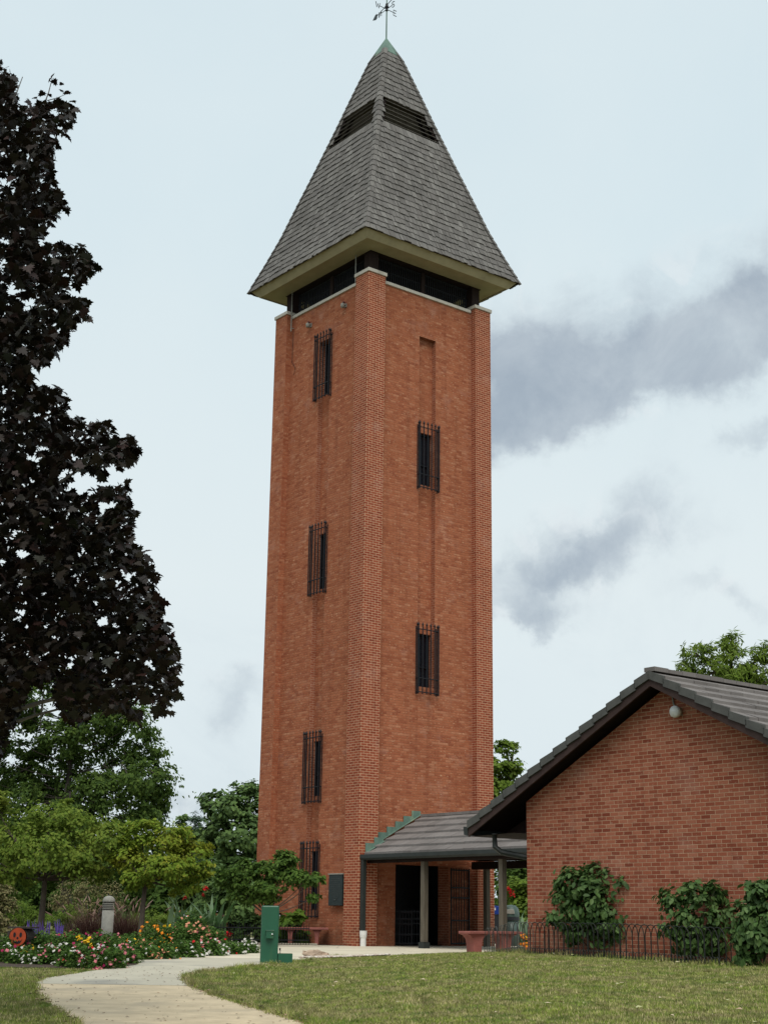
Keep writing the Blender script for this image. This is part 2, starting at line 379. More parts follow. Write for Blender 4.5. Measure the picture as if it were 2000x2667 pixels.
def strip(name, y0, y1, mat, dz):
    mb = MB(); n = max(6, int((y1 - y0) / .12)); NX = 10
    rows = []
    for j in range(n + 1):
        y = y0 + (y1 - y0) * j / n; a, b = interp(L, y), interp(Rr, y); r = []
        for i in range(NX + 1): x = a + (b - a) * i / NX; r.append(len(mb.v)); mb.v.append((x, y, T(x, y) + dz))
        rows.append(r)
    for j in range(n):
        for i in range(NX):
            q = (rows[j][i], rows[j][i + 1], rows[j + 1][i + 1], rows[j + 1][i]); mb.f.append(q); mb.uv += [mb.v[k][:2] for k in q]
    return tag(mb.build(name, mat), kind='structure')
strip('tan_path', PY0, PYS, m_tan, .010)
strip('grey_path', PYS, 26.3, m_grey, .012)
strip('pale_path', 26.3, PY1, m_concrete, .014)
mb = MB()
for a, b in (((-2.7, PY1), (1.2, 36)), ((1.2, 28.9), (9, 36)), ((-4.4, 36), (9, 52))):
    mb.face([(a[0], a[1], .014), (b[0], a[1], .014), (b[0], b[1], .014), (a[0], b[1], .014)])
tag(mb.build('plaza', m_concrete), kind='structure')
mb = MB()
for x in np.arange(-4, 9, 1.5): mb.face([(x, 36.2, .0165), (x + .02, 36.2, .0165), (x + .02, 38.4, .0165), (x, 38.4, .0165)])
for y in (31.5, 34): mb.face([(-2.2, y, .0165), (8, y, .0165), (8, y + .03, .0165), (-2.2, y + .03, .0165)])
tag(mb.build('plaza_joint_lines', m_grey), kind='structure')

# ================================================================ BELL TOWER
PSI = .6688
TA = (-.534, 38.957, 0)
tw = empty('bell_tower', TA, PSI, 'tall square red brick bell tower with steep grey shingled spire and barred slit windows', 'tower')
PW, RC, TOPW, TOPP = .62, .2, 18.80, 18.93    # pier width, recess of the walls, heights of brick
for (u, v, mt) in ((0, 0, m_pier), (SIDE - PW, 0, m_pier), (0, SIDE - PW, m_pier_plain), (SIDE - PW, SIDE - PW, m_pier_plain)):
    mb = MB(); mb.box((u, v, -.3), (u + PW, v + PW, TOPP)); mb.build('corner_pier', mt, tw)
# wall faces. Built in (s, depth, z) then mapped: right face s=u, depth=v ; left face s=v, depth=u
def wall(face, slot, top, wins, door, mat):
    mb = MB(); a, b = PW, SIDE - PW; th = .45
    def bx(s0, s1, z0, z1, dep=RC):
        if face == 'r': mb.box((s0, dep, z0), (s1, RC + th, z1))
        elif face == 'l': mb.box((dep, s0, z0), (RC + th, s1, z1))
        elif face == 'R': mb.box((s0, SIDE - RC - th, z0), (s1, SIDE - dep, z1))
        else: mb.box((SIDE - RC - th, s0, z0), (SIDE - dep, s1, z1))
    if not slot: bx(a, b, -.3, TOPW)
    else:
        s0, s1, zb = slot
        if door:
            bx(a, door[0], -.3, door[2]); bx(door[1], b, -.3, door[2]); base = door[2]
        else: bx(a, s0, -.3, zb); bx(s0, s1, -.3, zb); bx(s1, b, -.3, zb); base = zb
        bx(a, s0, base, TOPW); bx(s1, b, base, TOPW); bx(s0, s1, top, TOPW)
        if base < zb: bx(s0, s1, base, zb)
        z = zb
        for w0, w1 in wins:
            if w0 > z: bx(s0, s1, z, w0, RC + .17)
            z = w1
        if z < top: bx(s0, s1, z, top, RC + .17)
    return mb.build('wall', mat, tw)
RW = [(6.98, 8.53), (12.95, 14.55)]; LW = [(.91, 2.48), (3.97, 5.50), (9.88, 11.54), (15.87, 17.55)]
wall('r', (2.10, 2.74, 6.98), 17.51, RW, (1.40, 3.28, 2.12), m_wall_r)
wall('l', (2.09, 2.66, .91), 17.55, LW, None, m_wall_l)
wall('R', None, 0, (), None, m_wall_l); wall('L', None, 0, (), None, m_wall_r)
def fp(face, s, d, z): return (s, d, z) if face == 'r' else (d, s, z)
def window(face, s0, s1, z0, z1, seed):
    d = RC + .30
    mb = MB()
    for (a, b, c, e) in ((s0, s0 + .05, z0, z1), (s1 - .05, s1, z0, z1), (s0 + .05, s1 - .05, z0, z0 + .05), (s0 + .05, s1 - .05, z1 - .05, z1),
                         (s0 + .05, s1 - .05, (z0 * .62 + z1 * .38), (z0 * .62 + z1 * .38) + .035)):
        p, q = fp(face, a, d - .05, c), fp(face, b, d, e); mb.box([min(x) for x in zip(p, q)], [max(x) for x in zip(p, q)])
    w = mb.build('window', m_black, tw)
    mb = MB(); p, q = fp(face, s0, d + .003, z0), fp(face, s1, d + .02, z1); mb.box(p, q) if face == 'r' else mb.box(p, q)
    mb.build('pane', m_glass, w)
    # projecting iron cage
    mb = MB(); c = (s0 + s1) / 2; hw = .37; d1 = .08; d0 = RC + .01; lo, hi = z0 - .22, z1 + .16
    def bar(s, dd, zt=hi, fin=True):
        mb.tube([fp(face, s, dd, lo), fp(face, s, dd, zt)], .0175, 5)
        if fin:
            mb.tube([fp(face, s, dd, zt), fp(face, s, dd, zt + .03), fp(face, s, dd, zt + .05), fp(face, s, dd, zt + .11)], [.012, .03, .026, .002], 6)
    for k in range(6): bar(c - hw + 2 * hw * k / 5, d1, fin=0 < k < 5 or True)
    for sg in (-1, 1):
        for k in (1, 2): bar(c + sg * hw, d1 + (d0 - d1) * k / 2 - .01, fin=k < 2)
    for z in (z0 - .17, z0 + .22, z1 + .06):
        r = .015
        mb.tube([fp(face, c - hw, d1, z), fp(face, c + hw, d1, z)], r, 5)
        for sg in (-1, 1): mb.tube([fp(face, c + sg * hw, d1, z), fp(face, c + sg * hw, d0, z)], r, 5)
    mb.build('grille', m_black, w)
for z0, z1 in RW: window('r', 2.10, 2.74, z0, z1, 1)
for z0, z1 in LW: window('l', 2.09, 2.66, z0, z1, 2)
# coping
mb = MB(); o_ = .04
for (u, v) in ((0, 0), (SIDE - PW, 0), (0, SIDE - PW), (SIDE - PW, SIDE - PW)):
    mb.box((u - o_, v - o_, TOPP), (u + PW + o_, v + PW + o_, TOPP + .11))
a, b = PW + o_ + .002, SIDE - PW - o_ - .002
for (p, q) in (((a, RC - .05), (b, RC + .5)), ((a, SIDE - RC - .5), (b, SIDE - RC + .05)), ((RC - .05, a), (RC + .5, b)), ((SIDE - RC - .5, a), (SIDE - RC + .05, b))):
    mb.box((p[0], p[1], TOPW), (q[0], q[1], TOPW + .10))
    L_ = max(q[0] - p[0], q[1] - p[1])
mb.build('coping', m_stone, tw, bevel=.012)
C2 = SIDE / 2
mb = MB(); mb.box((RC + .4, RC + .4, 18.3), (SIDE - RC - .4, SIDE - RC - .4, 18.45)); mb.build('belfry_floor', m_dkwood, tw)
mb = MB(); mb.box((RC + .3, RC + .3, .005), (SIDE - RC - .3, SIDE - RC - .3, .03)); mb.build('entrance_floor', m_dkwood, tw)  # dark floor colour carries the shade inside the doorway
mb = MB(); mb.box((.7, 1.3, 0), (4.1, 1.36, 2.6)); mb.box((3.5, .66, 0), (3.56, 1.29, 2.6)); mb.box((.7, .66, 2.3), (3.49, 1.29, 2.36)); mb.build('doorway_shade_panels', m_black, tw)  # added black panels standing in for the darkness inside the doorway
for (u, v) in ((.39, .39), (SIDE - .39, .39), (.39, SIDE - .39), (SIDE - .39, SIDE - .39)):
    mb = MB(); mb.box((u - .15, v - .15, TOPP + .11), (u + .15, v + .15, 19.74)); mb.build('belfry_post', m_dkwood, tw)
for face in range(4):
    mb = MB(); d = .46
    def pt(s, z, dd=d):
        return ((s, dd, z), (dd, s, z), (s, SIDE - dd, z), (SIDE - dd, s, z))[face]
    s = .60
    while s < SIDE - .56:
        mb.tube([pt(s, 18.9), pt(s, 19.73)], .020, 4, False); s += .085
    for z in (19.02, 19.35, 19.68): mb.tube([pt(.56, z), pt(SIDE - .56, z)], .028, 4)
    mb.build('belfry_railing', m_black, tw)
    mb = MB(); p, q = pt(C2 - .07, 18.9, .40), pt(C2 + .07, 19.74, .54)
    mb.box([min(x) for x in zip(p, q)], [max(x) for x in zip(p, q)]); mb.build('middle_post', m_dkwood, tw)
# soffit, fascia, roof
HF, ZS = 2.79, 19.72
mb = MB(); a, b, c, d = C2 - HF + .04, .20, SIDE - .20, C2 + HF - .04
for p, q in (((a, a), (d, b)), ((a, c), (d, d)), ((a, b), (b, c)), ((c, b), (d, c))): mb.box((p[0], p[1], ZS + .02), (q[0], q[1], ZS + .06))
mb.build('soffit', m_soffit, tw); mb = MB(); mb.box((.201, .201, ZS + .01), (SIDE - .201, SIDE - .201, ZS + .055)); mb.build('belfry_ceiling', m_dkwood, tw)  # belfry's inner shade is put into the dark ceiling colour
mb = MB()
for k in range(4):
    M = Matrix.Translation((C2, C2, 0)) @ Matrix.Rotation(k * math.pi / 2, 4, 'Z')
    P = [(-HF, -HF, ZS), (HF, -HF, ZS), (HF - .04, -HF + .04, ZS), (-HF + .04, -HF + .04, ZS)]
    Q = [(x / HF * (HF + .20), y / HF * (HF + .20), z + .215) for x, y, z in P]
    for f in ((P[3], P[2], P[1], P[0]), (P[0], P[1], Q[1], Q[0]), (P[2], P[3], Q[3], Q[2]), (Q[0], Q[1], Q[2], Q[3])): mb.face([M @ Vector(p) for p in f])
mb.build('fascia', m_fascia, tw)
PROF = [(3.04, 19.90), (2.68, 20.80), (2.34, 21.72), (1.97, 22.90), (1.60, 24.05), (1.15, 25.50), (.76, 26.80), (.36, 28.10), (.0, 28.96)]
def hw_at(z): return float(np.interp(z, [p[1] for p in PROF], [p[0] for p in PROF]))
VZ0, VZ1 = 24.80, 25.92; CAPZ = 28.24
rnd = random.Random(5)
mb = MB(); dk = MB(); hips = []
zs = []; z = 19.90
while z < CAPZ:
    zs.append(z); s_ = hw_at(z) - hw_at(z + .1); z += .235 * .1 / math.hypot(.1, s_) * 1.04
zs.append(CAPZ + .04)
for k in range(4):
    M = Matrix.Translation((C2, C2, 0)) @ Matrix.Rotation(k * math.pi / 2, 4, 'Z')
    for i in range(len(zs) - 1):
        z0, z1 = zs[i], zs[i + 1] + .06; h0, h1 = hw_at(z0), hw_at(z1)
        x = -h0
        while x < h0 - .01:
            wd = rnd.uniform(.10, .24); x1 = min(x + wd, h0)
            if h0 - x1 < .06: x1 = h0
            zc = (zs[i] + zs[i + 1]) / 2
            if VZ0 < zc < VZ1 and -h0 + .25 < (x + x1) / 2 < h0 - .25: x = x1; continue
            dz = rnd.uniform(-.03, .02); t = rnd.uniform(.032, .052); gap = .006
            f = h1 / h0 if abs(x) > h0 - .3 or abs(x1) > h0 - .3 else 1
            a0, a1 = x + gap, x1 - gap; b0, b1 = max(-h1, min(h1, a0)), max(-h1, min(h1, a1))
            if b1 - b0 < .02: 
                b0, b1 = a0 * h1 / h0, a1 * h1 / h0
            zz = z0 + dz; hz = hw_at(zz)
            uo = rnd.random() * 9
            P = [(a0, -hz - t, zz), (a1, -hz - t, zz), (b1, -h1 - .008, z1), (b0, -h1 - .008, z1)]
            Q = [(a0, -hz, zz), (a1, -hz, zz)]
            mb_n = len(mb.v)
            V8 = [P[0], P[1], P[2], P[3], Q[0], Q[1], (b1, -h1 + .01, z1), (b0, -h1 + .01, z1)]
            mb.v += [tuple(M @ Vector(p)) for p in V8]
            for q in ((0, 1, 2, 3), (4, 5, 1, 0), (5, 6, 2, 1), (7, 4, 0, 3)):
                mb.f.append(tuple(mb_n + j for j in q)); mb.uv += [(V8[j][0] + uo, V8[j][2]) for j in q]
            x = x1
    hip = MB(); hips.append(hip)
    # hip caps: folded pairs of shakes along each edge
    for i in range(len(zs) - 1):
        z0, z1 = zs[i] - .02, zs[i + 1] + .08; h0, h1 = hw_at(z0) + .055, hw_at(z1) + .03; w = .13
        ap, bp_ = M @ Vector((-h0, -h0, z0)), M @ Vector((-h1, -h1, z1))
        a1, b1 = M @ Vector((-h0 + w, -h0 - .012, z0)), M @ Vector((-h1 + w, -h1 - .012, z1))
        a2, b2 = M @ Vector((-h0 - .012, -h0 + w, z0)), M @ Vector((-h1 - .012, -h1 + w, z1))
        inn = M @ Vector((-h0 + .07, -h0 + .07, z0))
        for q in ((ap, a1, b1, bp_), (ap, bp_, b2, a2), (ap, a2, inn, a1)): hip.face(q, [(p.x, p.z) for p in q])
    # underlay so no gap shows daylight
    for i in range(len(PROF) - 2):
        (h0, z0), (h1, z1) = PROF[i], PROF[i + 1]
        def quad(za, zb):
            ha, hb = hw_at(za) - .03, hw_at(zb) - .03
            dk.face([M @ Vector(p) for p in ((-ha, -ha, za), (ha, -ha, za), (hb, -hb, zb), (-hb, -hb, zb))])
        if z1 <= VZ0 or z0 >= VZ1: quad(z0, z1)
        else:
            if z0 < VZ0: quad(z0, VZ0)
            if z1 > VZ1: quad(VZ1, z1)
            for sx in (-1, 1):
                ha, hb = hw_at(VZ0) - .03, hw_at(VZ1) - .03
                dk.face([M @ Vector(p) for p in ((sx * ha, -ha, VZ0), (sx * (ha - .26), -ha, VZ0), (sx * (hb - .26), -hb, VZ1), (sx * hb, -hb, VZ1))])
                dk.face([M @ Vector(p) for p in ((sx * (ha - .2), -ha, VZ0), (sx * (ha - .2), -ha + .4, VZ0), (sx * (hb - .2), -hb + .4, VZ1), (sx * (hb - .2), -hb, VZ1))])
rf = mb.build('shingle_roof', m_shake, tw); [h_.build('hip_cap', m_shake, rf) for h_ in hips]; dk.build('roof_boards', m_dkwood, rf)
for k in range(4):                               # louvred openings near the top of the spire
    M = Matrix.Translation((C2, C2, 0)) @ Matrix.Rotation(k * math.pi / 2, 4, 'Z'); mb = MB()
    ha, hb = hw_at(VZ0), hw_at(VZ1); 
    mb.face([M @ Vector(p) for p in ((-ha + .1, -ha + .35, VZ0 - .1), (ha - .1, -ha + .35, VZ0 - .1), (hb - .1, -hb + .25, VZ1 + .1), (-hb + .1, -hb + .25, VZ1 + .1))])
    mb.face([M @ Vector(p) for p in ((-ha + .2, -ha, VZ0), (ha - .2, -ha, VZ0), (ha - .2, -ha + .35, VZ0), (-ha + .2, -ha + .35, VZ0))])
    mb.face([M @ Vector(p) for p in ((-hb + .2, -hb + .3, VZ1), (hb - .2, -hb + .3, VZ1), (hb - .2, -hb, VZ1), (-hb + .2, -hb, VZ1))])
    vt = mb.build('roof_vent', m_postw, tw); mb = MB()
    for j in range(6):
        z = VZ0 + (j + .4) * (VZ1 - VZ0) / 6; h = hw_at(z) - .0
        mb.face([M @ Vector(p) for p in ((-h + .22, -h + .0, z), (h - .22, -h + .0, z), (h - .22, -h + .13, z + .10), (-h + .22, -h + .13, z + .10))])
        mb.tube([M @ Vector((-h + .22, -h - .003, z)), M @ Vector((h - .22, -h - .003, z))], .012, 4)
    mb.build('louvre', plain('louvre_wood', (.15, .135, .12), .9, .25) if k == 0 else bpy.data.materials['louvre_wood'], vt)
mb = MB(); h = hw_at(CAPZ) + .035
for k in range(4):
    M = Matrix.Translation((C2, C2, 0)) @ Matrix.Rotation(k * math.pi / 2, 4, 'Z')
    mb.face([M @ Vector(p) for p in ((-h, -h, CAPZ), (h, -h, CAPZ), (0, 0, 28.98))])
    mb.face([M @ Vector(p) for p in ((-h, -h, CAPZ - .03), (h, -h, CAPZ - .03), (h, -h, CAPZ), (-h, -h, CAPZ))])
mb.build('copper_cap', m_copper, tw)
# thin pole aerials on the belfry, left face
for v, z0, z1 in ((SIDE - .72, 18.35, 19.85), (.78, 18.85, 19.80)):
    mb = MB(); mb.tube([(RC - .10, v, z0), (RC - .10, v, z0 + .9)], .016, 6); mb.tube([(RC - .10, v, z0 + .9), (RC - .10, v, z1)], .009, 6)
    mb.tube([(RC - .10, v, z0 + .12), (RC + .02, v, z0 + .12)], .012, 5)
    mb.build('aerial_mast', m_bollard, tw)
mb = MB(); mb.tube([(RC - .012, SIDE - .72, 18.4), (RC - .012, SIDE - .71, 17.9), (RC - .012, SIDE - .70, 17.35), (RC - .02, SIDE - .9, 17.1), (RC - .012, SIDE - .82, 16.9)], .007, 4); mb.build('cable', m_black, tw)
# two little fixtures on the left face
for v, z, lab in ((1.36, 18.34, 'small grey wall fixture high on the left tower face, nearer the middle corner'), (3.14, 18.28, 'small grey wall fixture high on the left tower face, above the top slit window')):
    M = Matrix.Translation(TA) @ Matrix.Rotation(PSI, 4, 'Z')
    e = empty('wall_fixture', M @ Vector((RC, v, z)), PSI, lab, 'wall fixture')
    mb = MB(); mb.box((-.03, -.05, -.06), (-.002, .05, .06)); mb.tube([(-.02, 0, 0), (-.10, 0, .03)], .015, 6); mb.build('bracket', m_bollard, e)
    mb = MB(); mb.lathe([(.0, .05), (.05, .04), (.065, 0), (.055, -.09), (.0, -.10)], (-.12, 0, 0), 12); mb.build('housing', m_bollard, e, True)
    mb = MB(); mb.box((-.16, -.075, .055), (-.06, -.02, .085)); mb.build('cap', m_red, e)
# plaque
M_T = Matrix.Translation(TA) @ Matrix.Rotation(PSI, 4, 'Z')
def tw_pt(u, v, z): return M_T @ Vector((u, v, z))
e = empty('plaque', tw_pt(RC, 1.07, 1.42), PSI, 'dark bronze memorial plaque on the left tower wall beside the corner pier', 'plaque')
mb = MB(); mb.box((-.14, -.31, -.40), (-.002, .31, .40)); mb.build('panel', m_plaque, e, bevel=.01)
mb = MB()
for (a, b, c, d) in ((-.33, .33, .402, .43),): mb.box((-.155, a, c), (-.0, b, d))
mb.build('ledge', m_bollard, e)
mb = MB()
for i in range(11):
    z = .30 - i * .05; w = (.18, .22, .12, .25, .24, .26, .2, .25, .24, .15, .1)[i]
    mb.box((-.145, -w, z - .008), (-.1405, w, z + .008))
mb.lathe([(.035, -.26), (.03, -.245), (.0, -.24)], (-.14, .02, 0), 10)
mb.build('lettering', plain('raised_letters', (.03, .038, .035), .4, .2), e)

# weathervane -----------------------------------------------------------
wv = empty('weathervane', tw_pt(C2, C2, 28.96), 0, 'dark metal weathervane with arrow and compass letters on the spire tip', 'weathervane')
mb = MB(); mb.tube([(0, 0, -.1), (0, 0, 2.6)], [.03, .016], 6); mb.build('pole', m_copper, wv)
HZ = 1.10
mb = MB(); mb.lathe([(0, .16), (.04, .13), (.05, .05), (.075, 0), (.04, -.05), (.025, -.10), (.05, -.14), (0, -.18)], (0, 0, HZ + .08), 12); mb.build('hub', m_black, wv, True)
AR = math.radians
font_mat = plain('vane_metal', (.03, .04, .042), .5, .2)
def glyph(ch):
    s = {'N': [[(0, 0), (0, 1), (.7, 0), (.7, 1)]], 'W': [[(0, 1), (.22, 0), (.45, .8), (.68, 0), (.9, 1)]],
         'E': [[(.65, 1), (0, 1), (0, 0), (.65, 0)], [(0, .5), (.5, .5)]],
         'S': [[(.65, .85), (.45, 1), (.15, 1), (0, .8), (.1, .58), (.55, .42), (.65, .2), (.5, 0), (.15, 0), (0, .15)]]}
    return s[ch]
for ang, ch in ((AR(-142), 'W'), (AR(38), 'E'), (AR(-52), 'S'), (AR(128), 'N')):
    d = Vector((math.cos(ang), math.sin(ang), 0)); arm = MB(); arm.tube([Vector((0, 0, HZ)), Vector((0, 0, HZ)) + d * .30], .012, 5); am = arm.build('cross_arm', font_mat, wv)
    mb = MB(); o2 = Vector((0, 0, HZ)) + d * .29; fl = -1 if ch in 'W' else 1
    for st in glyph(ch):
        mb.tube([o2 + d * ((x if fl > 0 else .9 - x) * .19) + Vector((0, 0, (y - .5) * .20)) for x, y in st], .014, 5)
    mb.build('letter', font_mat, am)
d = Vector((math.cos(AR(118)), math.sin(AR(118)), 0)); n_ = Vector((0, 0, 1)); mb = MB(); c0 = Vector((0, 0, HZ + .16))
mb.tube([c0 + d * .75, c0 - d * .8], .013, 5)
def plate(pts):
    s_ = d.cross(n_) * .010; A_ = [c0 + d * x + n_ * y for x, y in pts]
    mb.face([p + s_ for p in A_]); mb.face([p - s_ for p in reversed(A_)])
    for i in range(len(A_)): p, q = A_[i], A_[(i + 1) % len(A_)]; mb.face([p + s_, p - s_, q - s_, q + s_])
plate([(1.0, 0), (.80, .10), (.70, .08), (.70, -.08), (.80, -.10)]); plate([(-.65, .01), (-.80, .13), (-1.1, .13), (-1.0, 0), (-1.1, -.13), (-.80, -.13), (-.65, -.01)])
mb.build('arrow', font_mat, wv)

# ================================================================ tiled slopes
def tiled_slope(mb, M, y0, y1, run, z_of, n, thick=.07, wid=.33, seed=0, half=False):
    """courses from eave (t=0) to ridge (t=run); local x=t across, y along the ridge"""
    rr = random.Random(seed)
    for i in range(n):
        t0, t1 = run * i / n, run * (i + 1) / n + .05; t1 = min(t1, run)
        y = y0 - (rr.random() * wid)
        while y < y1:
            a, b = max(y, y0), min(y + wid, y1); y += wid
            if b - a < .01: continue
            e = rr.uniform(-.012, .012); tk = thick + rr.uniform(-.006, .006)
            V8 = [(t0 + e, a + .002, z_of(t0) + tk), (t0 + e, b - .002, z_of(t0) + tk), (t1, b - .002, z_of(t1) + .008), (t1, a + .002, z_of(t1) + .008),
                  (t0 + e, a + .002, z_of(t0) - .0), (t0 + e, b - .002, z_of(t0) - .0), (t1, b - .002, z_of(t1) - .012), (t1, a + .002, z_of(t1) - .012)]
            n0 = len(mb.v); mb.v += [tuple(M @ Vector(p)) for p in V8]; uo = rr.random() * 9
            for q in ((0, 3, 2, 1), (0, 1, 5, 4), (1, 2, 6, 5), (3, 0, 4, 7), (4, 5, 6, 7)):
                mb.f.append(tuple(n0 + j for j in q)); mb.uv += [(V8[j][1] * .3 + uo, V8[j][0]) for j in q]

# ================================================================ CANOPY (local frame of the tower: u, v)
cp = empty('walkway_canopy', TA, PSI, 'low tiled walkway roof with verdigris stepped flashing joining tower and brick building', 'canopy')
U0, U1, ZE, ZR, VE = .16, 2.2, 2.30, 3.40, -10.2
mb = MB(); sl = (ZR - ZE) / (U1 - U0)
Mx = Matrix.Translation((U0, 0, 0)); tiled_slope(mb, Mx, VE, -.02, U1 - U0, lambda t: ZE + sl * t, 6, seed=2)
Mx2 = Matrix.Translation((2 * U1 - U0, 0, 0)) @ Matrix.Scale(-1, 4, (1, 0, 0)); tiled_slope(mb, Mx2, VE, -.02, U1 - U0, lambda t: ZE + sl * t, 6, seed=3)
v = VE
while v < -.1: mb.box((U1 - .12, v, ZR - .02), (U1 + .12, v + .33, ZR + .05)); v += .34
cr = mb.build('tile_roof', m_tile, cp)
mb = MB()                                           # ceiling boards and beams
mb.face([(U0 + .02, VE, ZE - .03), (U0 + .02, -.0, ZE - .03), (U1, -.0, ZR - .04), (U1, VE, ZR - .04)])
mb.face([(2 * U1 - U0, VE, ZE - .03), (U1, VE, ZR - .04), (U1, -.0, ZR - .04), (2 * U1 - U0, -.0, ZE - .03)])
mb.box((.27, VE, 2.10), (.43, -.02, 2.25)); mb.box((3.92, VE, 2.05), (4.10, -.02, 2.25))
v = -.6
while v > VE: mb.box((.3, v, 2.262), (4.08, v + .1, 2.36)); v -= 1.4
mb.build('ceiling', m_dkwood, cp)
mb = MB(); mb.prism([(.045, 2.17), (.16, 2.17), (.16, 2.31), (.02, 2.31), (.02, 2.22)], 1, VE, -.02); mb.build('gutter', m_gutter, cp)
mb = MB(); mb.box((.045, -.14, .40), (.15, -.03, 2.18)); dn = mb.build('downspout', m_gutter, cp)
mb = MB(); mb.lathe([(.075, .0), (.075, .22), (.085, .23), (.095, .30), (.095, .40), (.0, .40)], (.10, -.115, 0), 16); mb.build('pipe_boot', m_white, dn)
for (u, v, lo) in ((.35, -2.25, .16), (.35, -5.1, 0), (.35, -8.0, 0), (4.0, -.55, 0), (4.0, -4.6, 0), (4.0, -8, 0)):
    mb = MB(); mb.box((u - .07, v - .07, lo), (u + .07, v + .07, 2.10 if u < 1 else 2.05)); p = mb.build('post', m_postw, cp, bevel=.008)
    if lo: mb = MB(); mb.box((u - .10, v - .10, 0), (u + .10, v + .10, lo - .002)); mb.build('post_base', m_gutter, p)
mb = MB(); n = 7
for i in range(n):
    a = U0 + .04 + i * (2.18 - U0) / n; b = a + (2.18 - U0) / n + .02
    z = ZE + sl * (a - U0); zt = z + sl * (b - a) + .13
    v_ = -.015 if a < PW - .1 else RC - .015
    lo = ZE + sl * (a - U0) + .02
    mb.prism([(a, lo), (b, lo + sl * (b - a)), (b, zt), (a, zt)], 1, v_ - .012 - .002 * (i % 2), v_)
    mb.face([(a, v_, lo + .03), (b, v_, lo + .03 + sl * (b - a)), (b, v_ - .12, lo + .035 + sl * (b - a)), (a, v_ - .12, lo + .035)])
mb.build('copper_flashing', m_copper, cp)

# iron gates at the tower door
def gate(loc, ang, w, h, label, nb):
    e = empty('iron_gate', loc, ang, label, 'gate'); mb = MB()
    for k in range(nb + 1): mb.tube([(w * k / nb, 0, .05), (w * k / nb, 0, h)], .012 if 0 < k < nb else .022, 5)
    mb.build('bars', m_black, e)
    for z in (.08, h * .33, h * .62, h * .75, h - .05): mb = MB(); mb.box((0, -.02, z - .018), (w, .02, z + .018)); mb.build('rail', m_black, e)
gate(tw_pt(3.30, .12, 0), PSI + R(4), .70, 2.07, 'tall open iron bar gate leaf against the brick right of the doorway', 7)
gate(tw_pt(1.44, .05, 0), PSI - R(80), .42, .92, 'low black gate leaf standing open left of the doorway', 4)
gate(tw_pt(1.46, .45, 0), PSI, 1.0, .95, 'low black gate across the left half of the dark doorway', 10)

# ================================================================ BRICK BUILDING
BW = (2.7606, 27.9, 0)
bd = empty('brick_building', BW, PSI, 'low red brick building with tiled gable roof on the right', 'building')
LEN, WID, APX = 12.0, 7.0, 4.64; sb = (4.64 - 2.87) / 3.49
mb = MB()
poly = [(0, -.4), (0, 2.87), (-3.49, 4.64), (-6.98, 2.87), (-6.98, -.4)]
mb.face([(0, y, z) for y, z in reversed(poly)], [(y, z) for y, z in reversed(poly)])
mb.face([(LEN, y, z) for y, z in poly], [(y, z) for y, z in poly])
for y, s in ((0, 1), (-6.98, -1)):
    q = [(0, y, -.4), (LEN, y, -.4), (LEN, y, 2.87), (0, y, 2.87)]; q = q[::-1] if s > 0 else q
    mb.face(q, [(p[0] + .07, p[2]) for p in q])
mb.build('wall', m_gable, bd)
OV, EV = .38, 1.22                                  # overhangs beyond the gable and beyond the side walls
mb = MB()
for sg in (1, -1):
    def zz(t): return 2.87 - sb * EV + .24 + sb * t - .0
    run = EV + 3.49
    M = Matrix.Translation((0, -3.49 + sg * run, 0)) @ Matrix(((0, 1, 0, 0), (-sg, 0, 0, 0), (0, 0, 1, 0), (0, 0, 0, 1)))
    tiled_slope(mb, M, -OV, LEN + .3, run, zz, 14, seed=7 + sg)
x = -OV
while x < LEN: mb.box((x, -3.49 - .12, 4.89), (x + .36, -3.49 + .12, 4.955 + .012 * ((int(x * 10)) % 2))); x += .37
r2 = mb.build('roof', m_tile, bd)
vg = MB(); bb = MB(); sf = MB(); gt = MB(); N_ = 14; run = EV + 3.49
for sg in (1, -1):
    for i in range(N_):                            # stepped verge tiles
        t0, t1 = run * i / N_, run * (i + 1) / N_; y0 = -3.49 + sg * (run - t0); y1 = -3.49 + sg * (run - t1 - .02)
        za, zb = 2.87 - sb * EV + .24 + sb * t0, 2.87 - sb * EV + .24 + sb * t1
        vg.prism([(y0, za - .085), (y1, zb - .115), (y1, zb + .022), (y0, za + .062)], 0, -OV - .035, -OV + .05)
    y0, y1 = -3.49 + sg * run, -3.49
    za, zb = 2.87 - sb * EV + .24, 2.87 - sb * EV + .24 + sb * run
    bb.prism([(y0, za - .24), (y1, zb - .24), (y1, zb - .05), (y0, za - .05)], 0, -OV, -OV + .045)
    sf.prism([(y0, za - .05), (y1, zb - .05), (y1, zb - .11), (y0, za - .11)], 0, -OV + .046, LEN)
    sf.face([(-OV + .046, y0, za - .235), (LEN, y0, za - .235), (LEN, -3.49 + sg * 3.49, za - .235 + .03), (-OV + .046, -3.49 + sg * 3.49, za - .205)])
    gt.prism([(y0 - sg * .0, za - .22), (y0 + sg * .10, za - .20), (y0 + sg * .12, za - .05), (y0, za - .05)], 0, -OV - .02, LEN)
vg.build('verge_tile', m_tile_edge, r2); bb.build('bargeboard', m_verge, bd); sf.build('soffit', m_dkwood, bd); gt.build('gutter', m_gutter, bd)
mb = MB()
for x in (.55,): mb.prism([(1.15, 2.28), (.02, 2.28), (.02, 2.75), (.55, 2.62), (1.15, 2.36)], 0, x, x + .28)
mb.build('outrigger_beam', m_verge, bd)
mb = MB(); mb.tube([(-.2, 1.22 - .55, 2.30), (-.2, 1.22 - .56, 2.05), (-.12, .56, 1.95), (.16, .16, 1.86), (.35, .06, 1.74)], .055, 8)
mb.tube([(.37, .06, 1.78), (.37, .06, .05)], .045, 8); mb.build('downspout', m_gutter, bd)
MB_ = Matrix.Translation(BW) @ Matrix.Rotation(PSI, 4, 'Z')
